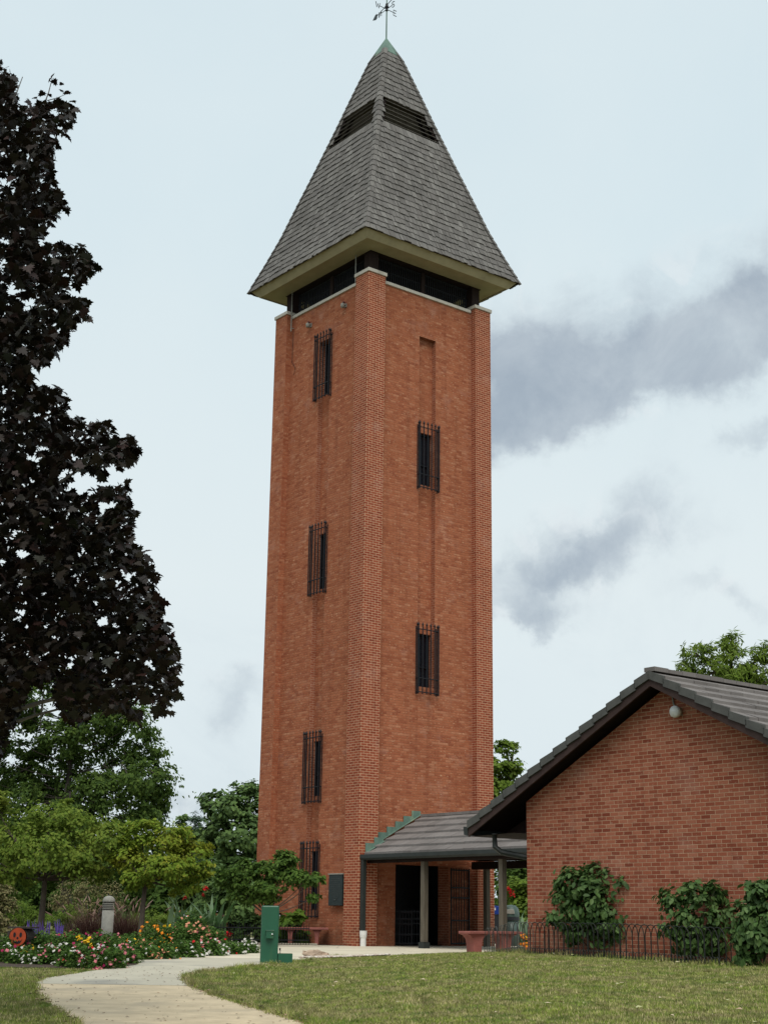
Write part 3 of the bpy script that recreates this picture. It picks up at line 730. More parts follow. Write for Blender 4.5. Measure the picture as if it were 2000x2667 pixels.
e = empty('gable_lamp', MB_ @ Vector((0, -3.80, 4.19)), PSI, 'round white lamp on a grey conduit under the gable peak', 'lamp')
mb = MB(); prof = [(0, .0), (.05, .03), (.098, .05), (.105, .09), (.09, .15), (.04, .16), (0, .16)]
for i in range(len(prof)): pass
seg = 20; n0 = 0
for r, z in prof:
    for k in range(seg): a = 2 * math.pi * k / seg; mb.v.append((-.20 + z, r * math.cos(a), r * math.sin(a)))
for i in range(len(prof) - 1):
    for k in range(seg): mb.f.append((i * seg + k, i * seg + (k + 1) % seg, (i + 1) * seg + (k + 1) % seg, (i + 1) * seg + k)); mb.uv += [(0, 0)] * 4
mb.build('lamp_shade', m_white, e, True)
mb = MB(); mb.tube([(-.02, .13, .42), (-.02, .13, .26), (-.03, .10, .15), (-.06, .04, .07)], .014, 6); mb.build('conduit', m_bollard, e)
mb = MB(); mb.box((-.05, -.06, -.06), (-.002, .06, .06)); mb.build('mount', m_bollard, e)

# ================================================================ FURNITURE
def bench(loc, rz, label, ln=1.25, lw=1.0):
    e = empty('stone_bench', loc, rz, label, 'bench', None)
    mb = MB(); h = ln / 2
    n = 10; top = []
    for i in range(n + 1):
        x = -h + ln * i / n; dy = .10 * (1 - (x / h) ** 2); top.append((x, dy))
    poly = [(x, -.19 + d) for x, d in top] + [(x, .19 + d) for x, d in reversed(top)]
    mb.prism(poly, 2, .395, .455); mb.build('seat', m_red, e, bevel=.015)
    for sx in (-1, 1):
        mb = MB(); x0 = sx * ln * .27
        prof = [(.065 * lw, 0), (.07 * lw, .18), (.085 * lw, .28), (.13 * lw, .36), (.19 * lw, .395)]
        pl = [(x0 - w, z) for w, z in prof] + [(x0 + w, z) for w, z in reversed(prof)]
        mb.prism(pl, 1, -.12 + .07, .14 + .07); mb.build('leg', m_red, e, bevel=.012)
p = G(790, 2462); bench(p, 0.05, 'curved red concrete bench against the planting left of the tower corner', 1.3, .72)
p = at(1285, 2478, 33.4); bench((p.x - .05, 33.4, .015), R(38), 'red concrete bench standing in front of the canopy behind the wire hoop fence', 1.6, 1.7)

# drinking fountain
p = G(700, 2509); fx = empty('drinking_fountain', p, R(6), 'dark green steel drinking fountain pedestal with small box and low basin', 'fountain')
mb = MB(); hh = .895; r_ = .14
mb.box((-.14, -.11, 0), (.14, .11, hh)); mb.build('pedestal', m_green, fx, bevel=.02)
mb = MB(); mb.box((-.062, -.20, .385), (.058, -.111, .505)); mb.box((-.072, -.21, .505), (.066, -.108, .515)); bx_ = mb.build('bubbler_box', m_green, fx, bevel=.006)
mb = MB(); mb.lathe([(0, 0), (.014, 0), (.014, .012), (0, .016)], (0, 0, 0), 10)
mb.v = [(x + .035, -.201 - z, y + .45) for x, y, z in mb.v]; mb.build('push_button', m_chrome, bx_); mb = MB(); mb.lathe([(0, -.02), (.012, -.015), (.016, .02), (0, .035)], (.15, 0, .72), 8); mb.build('side_knob', m_chrome, fx)
mb = MB(); mb.box((.145, -.11, 0), (.375, .11, .015)); 
for a, b in (((.145, -.11, .015), (.375, -.098, .155)), ((.145, .098, .015), (.375, .11, .155)), ((.145, -.098, .015), (.157, .098, .155)), ((.363, -.098, .015), (.375, .098, .155))): mb.box(a, b)
mb.build('basin', m_green, fx); mb = MB(); mb.tube([(.18, .02, .1), (.18, .02, .23)], .007, 6); mb.tube([(.175, .02, .2), (.175, .02, .24)], .014, 6); mb.build('basin_tap', m_black, fx)

# bollard light
p = at(281, 2400, 38.5); bo = empty('bollard_light', (p.x, 38.5, 0), 0, 'grey cylindrical bollard light with domed top and dark louvres in the flowers', 'bollard')
mb = MB(); mb.lathe([(.15, 0), (.15, .82), (.0, .82)], (0, 0, 0), 28); mb.build('shaft', m_bollard, bo, True).data.shade_smooth()
mb = MB()
for k in range(4): mb.lathe([(.12, .845 + k * .042), (.155, .845 + k * .042), (.155, .868 + k * .042), (.12, .868 + k * .042)], (0, 0, 0), 28)
mb.build('louvre', m_bollard, bo)
mb = MB(); mb.lathe([(.115, .82), (.115, 1.02)], (0, 0, 0), 24); mb.build('lens', m_black, bo)
mb = MB(); mb.lathe([(0, 1.01), (.158, 1.01), (.158, 1.05), (.15, 1.09), (.125, 1.13), (.085, 1.16), (.04, 1.175), (0, 1.18)], (0, 0, 0), 28); mb.build('dome', m_bollard, bo, True)

# boulder and pebbles
p = at(826, 2500, 27.5); rk = MB(); rr = random.Random(3)
import bmesh
bm = bmesh.new(); bmesh.ops.create_icosphere(bm, subdivisions=4, radius=1)
from mathutils import noise as mn
for v in bm.verts:
    c = v.co.copy(); k = 1 + .42 * mn.noise(c * 1.6 + Vector((3, 1, 0))) + .22 * mn.noise(c * 4) + .08 * mn.noise(c * 11)
    c *= k; c.z = max(c.z, -.3); c.z = c.z + .10 * math.sin(c.z * 16 + c.x * 2); c.x += .05 * math.sin(c.z * 16); v.co = Vector((c.x * .255, c.y * .15, c.z * .095 * (1.25 - .45 * c.x) + .02))
me = bpy.data.meshes.new('boulder'); bm.to_mesh(me); bm.free(); me.materials.append(m_rock)
o = bpy.data.objects.new('boulder', me); COL.objects.link(o); o.location = (p.x, 27.5, .0); tag(o, 'pale brown limestone boulder lying on white pebbles by the lawn edge', 'boulder')
rng = np.random.default_rng(8); V = []; Fc = []
ico = [(-1, 0, 0), (1, 0, 0), (0, -1, 0), (0, 1, 0), (0, 0, -1), (0, 0, 1)]; icf = [(1, 3, 5), (3, 0, 5), (0, 2, 5), (2, 1, 5), (3, 1, 4), (0, 3, 4), (2, 0, 4), (1, 2, 4)]
for i in range(1300):
    x = rng.uniform(0, 1) ** .8 * 1.6; y = rng.normal() * .16 * (1 - x / 2.4); s = rng.uniform(.010, .034)
    cx, cy = p.x - .30 + x, 27.02 + y + x * .30
    n0 = len(V)
    for q in ico: V.append((cx + q[0] * s * 1.3, cy + q[1] * s, T(cx, cy) + .02 + s * .4 + q[2] * s * .6))
    Fc += [(a + n0, b + n0, c + n0) for a, b, c in icf]
mpeb, g, b = newmat('pebbles'); g.put(b.inputs['Base Color'], g.ramp(g.new('ShaderNodeNewGeometry').outputs['Random Per Island'], [(0, (.3, .22, .17)), (.5, (.55, .47, .4)), (1, (.62, .58, .52))]))
tag(npmesh('pebbles', V, Fc, mpeb), 'white and tan pebbles strewn beside the boulder', 'pebbles', kind='stuff')

# bins, leaflet box
p = at(1277, 2420, 43.5); e = empty('recycling_bin', (p.x, 43.5, 0), R(20), 'recycling bin with blue lid behind the canopy post', 'bin')
m_blue = plain('blue_plastic', (.008, .035, .22), .4, .1); m_dkgrey = plain('dark_grey_plastic', (.02, .022, .026), .5, .1); m_dome = plain('grey_green_plastic', (.055, .085, .075), .4, .15)
mb = MB(); mb.prism([(-.2, .05), (.2, .05), (.24, .86), (-.24, .86)], 1, -.22, .22); mb.build('body', m_dkgrey, e, bevel=.02)
mb = MB(); mb.prism([(-.26, .862), (.26, .862), (.25, .95), (.17, 1.10), (-.17, 1.12), (-.26, .98)], 1, -.25, .25); ld = mb.build('lid', m_blue, e, bevel=.02)
mb = MB(); mb.prism([(-.06, .98), (.05, .98), (.05, 1.06), (.0, 1.02), (-.06, 1.07)], 1, -.256, -.252); mb.build('emblem', m_white, ld)
p = at(1331, 2420, 42.5); e = empty('litter_bin', (p.x, 42.5, 0), R(-15), 'grey green litter bin with domed top beside the rear canopy post', 'bin')
mb = MB(); mb.lathe([(.0, .0), (.19, 0), (.215, .70), (.0, .70)], (0, 0, 0), 24); mb.build('body', m_dome, e, True)
mb = MB(); mb.lathe([(.235, .702), (.235, .80), (.0, .80)], (0, 0, 0), 24); mb.build('rim', m_dkgrey, e)
mb = MB(); mb.lathe([(.23, .802), (.23, .86), (.225, .95), (.19, 1.05), (.12, 1.11), (0, 1.13)], (0, 0, 0), 24); mb.build('dome_lid', m_dome, e, True)
mb = MB(); mb.prism([(-.14, .88), (.14, .88), (.12, 1.0), (-.12, 1.0)], 1, -.24, -.205); mb.build('flap', m_white if False else m_bollard, e, bevel=.01)
p = at(1261, 2370, 42.8); e = empty('leaflet_box', (p.x, 42.6, 0), R(10), 'small wooden leaflet box with sloping lid on a post under the canopy', 'box')
m_box = plain('varnished_wood', (.17, .075, .03), .6, .2)
mb = MB(); mb.box((-.03, -.03, 0), (.03, .03, .84)); mb.build('post', m_dkwood, e)
mb = MB(); mb.box((-.10, -.08, .85), (.10, .08, 1.14)); mb.build('box', m_box, e)
mb = MB(); mb.prism([(-.12, 1.12), (.12, 1.16), (.12, 1.175), (-.12, 1.14)], 0, -.13, .13); mb.v = [(y if False else x, y, z) for x, y, z in mb.v]; mb.build('lid', m_bollard, e)
mb = MB(); mb.box((-.02, -.086, .89), (.085, -.081, 1.04)); mb.build('leaflet', m_white, e)

# jack-o'-lantern cut-out on a log
p = at(48, 2440, 27.0); zc = p.z; pu = empty('pumpkin_face_log', (p.x, 27.0, 0), R(-8), 'log stump painted with an orange pumpkin face among the flowers', 'decoration')
m_orange = plain('orange_paint', (.30, .045, .012), .6, .25, 9)
mb = MB(); seg = 22; L0, L1 = -.0, .42
for y, r in ((0.0, .165), (.42, .16)):
    for k in range(seg): a = 2 * math.pi * k / seg; mb.v.append((r * 1.02 * math.cos(a), y, zc + r * math.sin(a)))
for k in range(seg): mb.f.append((k, (k + 1) % seg, seg + (k + 1) % seg, seg + k)); mb.uv += [(0, 0)] * 4
mb.f.append(tuple(range(seg, 2 * seg))); mb.uv += [(0, 0)] * seg
mb.box((-.20, -.01, zc + .145), (.22, .44, zc + .175)); mb.box((-.21, .02, 0), (-.13, .42, zc + .1)); mb.box((.10, .1, 0), (.17, .4, zc - .08)); mb.build('log', m_darkbark, pu)
def disc(mb, cx, cz, rx, rz, y, n=18, a0=0, a1=2 * math.pi): mb.prism([(cx + rx * math.cos(a0 + (a1 - a0) * k / n), cz + rz * math.sin(a0 + (a1 - a0) * k / n)) for k in range(n)], 1, y, y + .004)
mb = MB(); disc(mb, 0, zc, .155, .155, -.016, 26); fc = mb.build('painted_face', m_orange, pu)
mb = MB(); disc(mb, -.06, zc + .035, .024, .042, -.022); disc(mb, .055, zc + .035, .024, .042, -.022); disc(mb, 0, zc - .02, .018, .02, -.022)
mb.prism([(-.09, zc - .035), (-.05, zc - .075), (-.03, zc - .055), (.0, zc - .085), (.03, zc - .055), (.05, zc - .075), (.09, zc - .035), (.055, zc - .105), (0, zc - .12), (-.055, zc - .105)], 1, -.022, -.018)
mb.build('facial_features', m_black, fc)

# ================================================================ hoop fence along the wall
def hoop_fence(pts, label, r=.0085, H=.56, mt=None):
    e = empty('wire_hoop_fence', (0, 0, 0), 0, label, 'fence', 'wire hoop fence sections')
    big = MB(); small = MB(); rr = random.Random(int(pts[0][0] * 10))
    P = [Vector((x, y, 0)) for x, y in pts]; o0 = P[0].copy(); e.location = (o0.x, o0.y, T(o0.x, o0.y))
    zb = e.location.z
    for a, b in zip(P, P[1:]):
        d = (b - a); Ln = d.length; d.normalize(); n = max(1, round(Ln / .145)); nrm = Vector((-d.y, d.x, 0))
        for k in range(n):
            s0 = k * Ln / n; w = .29; lean = rr.uniform(-.012, .012)
            pp = []
            for (f, z) in ((0, -.06), (0, .34), (.02, .42), (.12, .50), (.3, .55), (.5, .565), (.7, .55), (.88, .50), (.98, .42), (1, .34), (1, -.06)):
                q = a + d * (s0 + f * w) + nrm * (.006 if k % 2 else -.006) + nrm * lean * z * 3
                pp.append((q.x - o0.x, q.y - o0.y, T(q.x, q.y) - zb + z * H / .565))
            big.tube(pp, r, 5)
            for h in range(2):
                s1 = s0 + h * .0725; pq = []
                for f, z in ((0, -.05), (0, .07), (.25, .115), (.5, .125), (.75, .115), (1, .07), (1, -.05)):
                    q = a + d * (s1 + f * .085) - nrm * .014; pq.append((q.x - o0.x, q.y - o0.y, T(q.x, q.y) - zb + z))
                small.tube(pq, r * .8, 4)
    big.build('tall_hoops', mt or m_wire, e); small.build('low_hoops', mt or m_wire, e)
HR = .009
F0, F1, F2 = (2.08, 29.6), (2.72, 27.05), (5.15, 22.9)
hoop_fence([F0, F1], 'short wire hoop fence run behind which the red bench end shows', .006, .56, plain('grey_wire', (.06, .062, .058), .5, .2))
hoop_fence([F1, ((F1[0] + F2[0]) / 2 - .05, (F1[1] + F2[1]) / 2 - .05)], 'wire hoop fence run in front of the left leafy shrub at the brick wall')
hoop_fence([((F1[0] + F2[0]) / 2 - .05, (F1[1] + F2[1]) / 2 - .05), F2, (5.5, 22.85), (5.95, 23.4)], 'wire hoop fence run in front of the rightmost shrubs at the brick wall')
# ================================================================ PLANTS
gm_sun = [(.075, .12, .022), (.11, .165, .03), (.05, .085, .018), (.14, .19, .045)]
m_lf_mid = leafmat('mid_green_leaves', [(0.054, 0.109, 0.022), (0.101, 0.171, 0.031), (0.039, 0.078, 0.019), (0.139, 0.217, 0.046)])
m_lf_dog = leafmat('yellow_green_leaves', [(0.128, 0.200, 0.029), (0.184, 0.264, 0.045), (0.088, 0.144, 0.024), (0.240, 0.304, 0.056), (0.160, 0.224, 0.032)], trans=.5, patch=((0.256, 0.192, 0.032), .5, .35))
m_lf_cyp = leafmat('feathery_leaves', [(0.080, 0.136, 0.035), (0.120, 0.192, 0.040), (0.056, 0.099, 0.032), (0.152, 0.224, 0.048)], trans=.5)
m_lf_far = leafmat('far_tree_leaves', [(0.085, 0.145, 0.051), (0.128, 0.204, 0.060), (0.065, 0.111, 0.044), (0.170, 0.255, 0.076)], trans=.3)
m_lf_bright = leafmat('bright_tree_leaves', [(0.121, 0.189, 0.027), (0.176, 0.257, 0.038), (0.081, 0.135, 0.020), (0.230, 0.311, 0.068)], trans=.4)
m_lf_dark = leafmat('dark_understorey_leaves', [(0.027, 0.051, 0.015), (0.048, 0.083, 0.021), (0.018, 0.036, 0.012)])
m_lf_shrub = leafmat('shrub_leaves', [(0.047, 0.101, 0.027), (0.074, 0.142, 0.035), (0.034, 0.074, 0.020), (0.115, 0.189, 0.061), (0.068, 0.121, 0.027)], rough=.55, spec=.22)
m_lf_maple = leafmat('purple_maple_leaves', [(.008, .005, .004), (.013, .008, .005), (.006, .006, .004), (.016, .010, .006), (.010, .012, .006), (.022, .009, .007), (.012, .010, .009)], rough=.5, trans=.08, spec=.20)
m_lf_tan = leafmat('tan_shrub_leaves', [(0.189, 0.162, 0.068), (0.121, 0.128, 0.047), (0.270, 0.230, 0.121), (0.095, 0.101, 0.041)])
m_lf_big = leafmat('broad_tropical_leaves', [(0.065, 0.150, 0.046), (0.098, 0.195, 0.065), (0.143, 0.234, 0.117)], rough=.4, spec=.4)
m_lf_bed = leafmat('bedding_leaves', [(0.056, 0.119, 0.025), (0.091, 0.168, 0.035), (0.039, 0.084, 0.020), (0.126, 0.196, 0.042)])
m_lf_redgr = leafmat('bronze_leaves', [(.10, .03, .02), (.06, .06, .02), (.14, .07, .03), (.05, .075, .025)])
m_purplegrass = leafmat('purple_grass_blades', [(.085, .04, .035), (.13, .065, .05), (.06, .03, .03), (.16, .10, .07)], rough=.6)
m_plume = leafmat('grass_plumes', [(.30, .20, .16), (.24, .15, .12), (.36, .27, .22)], rough=.8)
def petal(name, c, v=.2): return leafmat(name, [tuple(min(1, x * (1 - v)) for x in c), c, tuple(min(1, x * (1 + v)) for x in c)], rough=.6, trans=.15)
P_white, P_pink, P_mag = petal('white_petals', (.55, .53, .48), .1), petal('pink_petals', (.55, .17, .20)), petal('magenta_petals', (.30, .02, .08))
P_yel, P_org, P_peach, P_red, P_vio = petal('yellow_petals', (.75, .45, .02)), petal('orange_petals', (.70, .22, .02)), petal('peach_petals', (.60, .26, .16)), petal('red_petals', (.45, .015, .02)), petal('violet_petals', (.10, .06, .26))

def cluster_points(lobes, n, rng, flat=.8, clump=.17, per=26):
    """lobes: (centre, radius) -> leaf positions gathered in clumps near the outside of each lobe"""
    w = np.array([r ** 2 for _, r in lobes]); w = w / w.sum(); pts = []; cents = []
    for (c, r), k in zip(lobes, (w * n).astype(int)):
        nc = max(3, k // per); d = rng.normal(size=(nc, 3)); d /= np.linalg.norm(d, axis=1)[:, None]
        rad = r * rng.uniform(.25, 1, nc) ** .45
        cc = np.array(c) + d * rad[:, None] * np.array([1, 1, flat]); cents.append(cc)
        idx = rng.integers(0, nc, k); sz = r * clump * rng.uniform(.6, 1.5, nc)
        pts.append(cc[idx] + rng.normal(size=(k, 3)) * (sz[idx])[:, None] * np.array([1.2, 1.2, .55]))
    return np.concatenate(pts), np.concatenate(cents)
def bez(a, b, c, n=6):
    return [a * (1 - t) ** 2 + b * 2 * t * (1 - t) + c * t * t for t in [i / n for i in range(n + 1)]]
def tree(name, label, cat, base, fork, lobes, n, size, lm, bark=None, shape='oval', seed=1, r0=.12, group=None, twigs=30, flat=.8, clump=.17, per=26, up=.7, droop=.35, stems=1, leader=False, limb=.55):
    rng = np.random.default_rng(seed); base = Vector(base)
    e = empty(name, base, 0, label, cat, group)
    LB = [(tuple(at(px, py, Y) - base), rp * Y / 4000) for px, py, Y, rp in lobes]
    SUB = []
    for c, q_ in LB:
        SUB.append((c, q_ * .82))
        for _ in range(5):
            d_ = rng.normal(size=3); d_ /= np.linalg.norm(d_); d_[2] *= flat; SUB.append((tuple(np.array(c) + d_ * q_ * rng.uniform(.65, 1.0)), q_ * rng.uniform(.25, .42)))
    P, Cc = cluster_points(SUB, n, rng, flat, clump * 1.15, per)
    P[:, 2] = np.maximum(P[:, 2], .03)
    tb = MB(); fk = Vector(fork) - base
    if stems == 1:
        mid = fk * .5 + Vector((rng.uniform(-.05, .05), 0, 0)) * fk.length
        tb.tube(bez(Vector((0, 0, -.1)), mid, fk, 5), [r0 * (1.25 - .1 * i) for i in range(6)], 8)
        starts = [fk] * len(LB)
        if leader:
            top = Vector(max(LB, key=lambda q: q[0][2])[0]); tl = [fk, fk.lerp(top, .35) + Vector((.06, 0, 0)) * fk.length * .3, fk.lerp(top, .7), top]; tb.tube(tl, [r0 * .8, r0 * .6, r0 * .35, r0 * .1], 7)
            starts = [fk.lerp(top, min(.85, max(0, (c[2] - fk.z) / max(.1, top.z - fk.z) - .18 - .25 * r / max(.1, top.z - fk.z)))) for c, r in LB]
    else: starts = [Vector((rng.uniform(-.12, .12), rng.uniform(-.12, .12), -.05)) for _ in LB]
    for (c, r), s in zip(LB, starts):
        c = Vector(c); mid = s * .5 + c * .5 + Vector((0, 0, -.12 * (c - s).length if stems == 1 else .1 * (c - s).length)); q = bez(s, mid, c, 6)
        rr_ = r0 * (limb if stems == 1 else 1); tb.tube(q, [rr_ * (1 - .12 * i) for i in range(7)], 6)
    Ls = [Vector(c) for c, _ in LB]
    for k in rng.choice(len(Cc), min(twigs, len(Cc)), replace=False):
        t = Vector(Cc[k]); s = min(Ls, key=lambda q: (q - t).length)
        tb.tube(bez(s * .8 + starts[0] * .2, (s + t) / 2 + Vector((0, 0, .1 * r0)), t, 4), [r0 * .22, r0 * .18, r0 * .14, r0 * .10, r0 * .05], 4, False)
    tb.build('trunk' if stems == 1 else 'stems', bark or m_bark, e)
    cen = np.array([c for c, _ in LB]).mean(0); d_ = P - cen; near = np.argmin(np.stack([((P - np.array(c)) ** 2).sum(1) / r ** 2 for c, r in LB]), 0); d2 = P - np.array([c for c, _ in LB])[near]
    ou = d_ / (np.linalg.norm(d_, axis=1)[:, None] + 1e-6) * .5 + d2 / (np.linalg.norm(d2, axis=1)[:, None] + 1e-6) * .8
    leaves('crown', P, size, lm, e, shape, rng, droop, up * .55, out=ou)
    return e
# --- dark purple maple at the left edge
MP = [(-80, 130), (0, 168), (30, 190), (45, 240), (36, 268), (90, 268), (135, 262), (160, 258), (199, 285), (172, 345), (148, 372), (140, 407), (132, 460), (150, 500), (172, 538), (149, 566), (113, 611), (104, 640), (170, 636), (221, 638), (249, 679),
      (237, 724), (200, 735), (181, 740), (226, 778), (228, 832), (200, 825), (174, 887), (118, 954), (85, 960), (97, 1004), (167, 1015), (176, 1090), (231, 1098), (290, 1100), (300, 1160), (340, 1128), (369, 1169), (347, 1194), (310, 1225), (290, 1190), (262, 1242), (221, 1227), (205, 1205), (170, 1259), (155, 1278),
      (240, 1275), (326, 1259), (351, 1317), (347, 1379), (362, 1425), (409, 1494), (405, 1530), (420, 1570), (440, 1650), (467, 1715), (455, 1750), (470, 1805), (427, 1860), (385, 1820), (358, 1878), (300, 1850), (253, 1845), (215, 1880), (174, 1872), (140, 1790), (119, 1769), (60, 1800), (50, 1880), (22, 1890), (-10, 1990), (-80, 2030)]
def inpoly(x, y, P):
    c = np.zeros(len(x), bool); n = len(P)
    for i in range(n):
        (x1, y1), (x2, y2) = P[i], P[i - 1]
        k = ((y1 > y) != (y2 > y)) & (x < (x2 - x1) * (y - y1) / (y2 - y1 + 1e-9) + x1); c ^= k
    return c
rng = np.random.default_rng(11)
MB0 = Vector((-4.7, 13.6, T(-4.7, 13.6)))
mp = empty('maple_tree', MB0, 0, 'dark purple leaved maple overhanging the left edge of the picture', 'tree')
px = rng.uniform(-80, 480, 42000); py = rng.uniform(120, 2040, 42000); k = inpoly(px, py, MP); px, py = px[k][:14500], py[k][:14500]
# knock small irregular holes through the mass
hol = rng.uniform(0, 1, (75, 3)) * np.array([420, 1750, 1]) + np.array([0, 180, 0])
keep = np.ones(len(px), bool)
for hx, hy, hr in hol: keep &= ((px - hx) / (9 + 13 * hr)) ** 2 + ((py - hy) / (8 + 10 * hr)) ** 2 > 1
px, py = px[keep], py[keep]; Yd = 12.4 + 2.6 * rng.uniform(0, 1, len(px))
P = np.array([tuple(at(a, b, c)) for a, b, c in zip(px, py, Yd)])
ex = rng.normal(size=(5200, 3)) * np.array([1.3, 1.6, 2.3]) + np.array([-5.2, 13.8, 6.0]); dd_ = ex @ np.array(AX_F) - EY * AX_F.z; ex = ex[(CX + F * (ex @ np.array(AX_R)) / dd_ < -45) & (ex[:, 2] > 2.2)]
P = np.concatenate([P, ex])
spr = [(136, 203), (150, 214), (163, 222), (157, 236), (176, 246), (188, 262), (182, 275), (98, 254), (112, 250), (104, 262), (128, 250), (148, 262), (8, 160), (18, 176), (312, 1222), (330, 1205), (285, 1240), (215, 790), (196, 862), (470, 1770), (440, 1852), (395, 1850)]
P = np.concatenate([P, np.array([tuple(at(a, b, 13.2)) for a, b in spr])])
leaves('crown', P, .092, m_lf_maple, mp, 'maple', rng, .75, .32, .4, origin=MB0)
tb = MB(); O = MB0
tb.tube([Vector((0, 0, -.2)), Vector((.05, 0, 1.5)), Vector((.1, 0, 4)), Vector((0, .1, 7.2))], [.24, .19, .15, .06], 9)
for (a, b, Y, h) in ((120, 330, 13, 5.4), (60, 200, 13.4, 6), (210, 660, 13.2, 4.8), (180, 820, 13.6, 4.2), (330, 1150, 13, 3.6), (300, 1330, 13.5, 3.2), (400, 1560, 13.2, 2.6), (430, 1780, 13, 2.3), (250, 1640, 12.9, 2.2), (250, 1830, 13.4, 2.0), (60, 1000, 13, 4), (120, 1450, 12.8, 2.8), (10, 1850, 12.9, 2.2)):
    t = at(a, b, Y) - O; s = Vector((.08, 0, h)); q = bez(s, (s + t) / 2 + Vector((0, 0, .35)), t, 7); tb.tube(q, [.06, .045, .035, .026, .02, .014, .009, .004], 6, False)
    for _ in range(7):
        u_ = rng.uniform(.3, .9); p0 = q[int(u_ * 7)]; p1 = p0 + Vector((-abs(rng.normal()) * .1 + .03, rng.normal() * .15, rng.normal() * .12)); tb.tube([p0, (p0 + p1) / 2 + Vector((0, 0, .04)), p1], [.010, .007, .003], 4, False)
tb.tube([at(115, 275, 13.2) - O, at(128, 240, 13.2) - O, at(137, 204, 13.2) - O], [.008, .006, .003], 4); tb.tube([at(124, 262, 13.2) - O, at(150, 255, 13.2) - O, at(176, 244, 13.2) - O], [.006, .005, .002], 4)
tb.build('trunk', m_twig, mp)

# --- small trees in the left bed
def gz(px, Y): p = at(px, 2400, Y); return Vector((p.x, Y, T(p.x, Y)))
tree('dogwood_tree', 'yellow green small tree with slender leaning trunk left of the bollard', 'tree', gz(105, 36), at(118, 2290, 36),
     [(40, 2180, 36, 105), (130, 2120, 36.4, 85), (215, 2150, 36, 95), (290, 2190, 35.6, 80), (110, 2220, 35.2, 100), (-60, 2150, 36, 110), (200, 2240, 35.4, 85), (330, 2240, 36, 55), (20, 2270, 35.5, 80), (250, 2270, 36.2, 60), (-20, 2080, 36.5, 60)],
     15000, .095, m_lf_dog, seed=21, r0=.075, flat=.55, clump=.15, twigs=60)
tree('dogwood_tree', 'yellow green small tree turning orange, right of the bollard', 'tree', gz(368, 35), at(380, 2290, 35),
     [(370, 2170, 35.4, 70), (440, 2185, 35, 75), (500, 2220, 35, 60), (330, 2235, 35, 60), (430, 2260, 34.6, 75), (515, 2270, 35, 50), (350, 2290, 34.7, 45), (480, 2310, 35.2, 45)],
     9000, .09, leafmat('turning_leaves', [(.15, .23, .028), (.20, .28, .035), (.11, .18, .022), (.27, .29, .04)], trans=.4, patch=((.36, .28, .03), 1.1, .35)), seed=22, r0=.06, flat=.55, clump=.15, twigs=50)
_r = random.Random(12); CYP = [(180, 1765, 58, 32), (110, 1775, 58, 36)]
for y_ in range(1800, 2290, 48):
    xr_ = float(np.interp(y_, [1790, 1850, 1910, 1970, 2030, 2110, 2200, 2280], [255, 365, 415, 432, 438, 425, 432, 405])) - 18
    x_ = -60 + _r.uniform(0, 30)
    while x_ < xr_:
        if _r.random() > .10 or y_ > 2050: CYP.append((x_ + _r.uniform(-12, 12), y_ + _r.uniform(-16, 16), 58 + _r.uniform(-2, 1.5), _r.uniform(34, 50)))
        x_ += 58
    CYP.append((xr_, y_ + _r.uniform(-14, 14), 58, _r.uniform(24, 36)))
tree('cypress_tree', 'tall feathery green tree with bare dark trunk behind the small yellow green trees', 'tree', gz(180, 58), at(178, 2080, 58),
     CYP,
     78000, .15, m_lf_cyp, m_darkbark, 'dia', 23, .16, flat=1.1, clump=.24, per=26, twigs=60, up=.25, leader=True, limb=.16)
# background trees
tree('broad_tree', 'mid green tree with lumpy crown just left of the tower', 'tree', gz(590, 72), at(590, 2250, 72),
     [(560, 2090, 72, 45), (600, 2100, 71, 50), (640, 2080, 72, 50), (660, 2055, 73, 35), (690, 2110, 72, 60), (560, 2160, 72, 55), (630, 2170, 71, 65), (520, 2200, 72, 50), (690, 2200, 72, 60), (580, 2240, 72, 60), (650, 2260, 72, 60)],
     11500, .23, m_lf_far, m_darkbark, 'dia', 24, .2, clump=.17, twigs=60, leader=True)
tree('conifer_tree', 'grey green pointed tree left of the lumpy crowned tree', 'tree', gz(505, 90), at(505, 2200, 90),
     [(512, 2130, 90, 18), (505, 2160, 90, 26), (500, 2200, 90, 34), (500, 2245, 90, 40)], 3500, .28, leafmat('grey_green_needles', [(.07, .11, .07), (.05, .085, .055), (.09, .14, .09)]), m_darkbark, 'lance', 25, .15, clump=.2)
tree('thin_top_tree', 'small grey green tree top beside the feathery tree', 'tree', gz(465, 95), at(465, 2200, 95), [(478, 2135, 95, 16), (460, 2170, 95, 24), (440, 2200, 95, 30), (470, 2230, 95, 36)], 2600, .26, m_lf_far, m_darkbark, 'dia', 26, .15)
for i, (px_, Y_, r_, lab) in enumerate([(-60, 66, 110, 'dark green background tree behind the left bed, outermost on the left'), (60, 70, 100, 'dark green background tree behind the slender left trunk'), (180, 68, 100, 'dark green background tree behind the tan airy shrub'),
                              (300, 70, 100, 'dark green background tree behind the bollard'), (420, 66, 90, 'dark green background tree behind the strap leaved plant'), (530, 64, 80, 'dark green background tree left of the bench bed'), (640, 62, 80, 'dark green background tree behind the bench bed, touching the tower edge')]):
    tree('background_tree', lab, 'tree', gz(px_, Y_), at(px_, 2380, Y_), [(px_, 2280, Y_, r_ * .7), (px_ - 40, 2340, Y_, r_ * .6), (px_ + 40, 2330, Y_ - 1, r_ * .65), (px_, 2375, Y_ - 2, r_ * .5)], 5200, .26,
         m_lf_far if i in (5, 6, 3) else m_lf_mid, m_darkbark, 'dia', 40 + i, .15, twigs=10, group='trees behind the left garden bed')
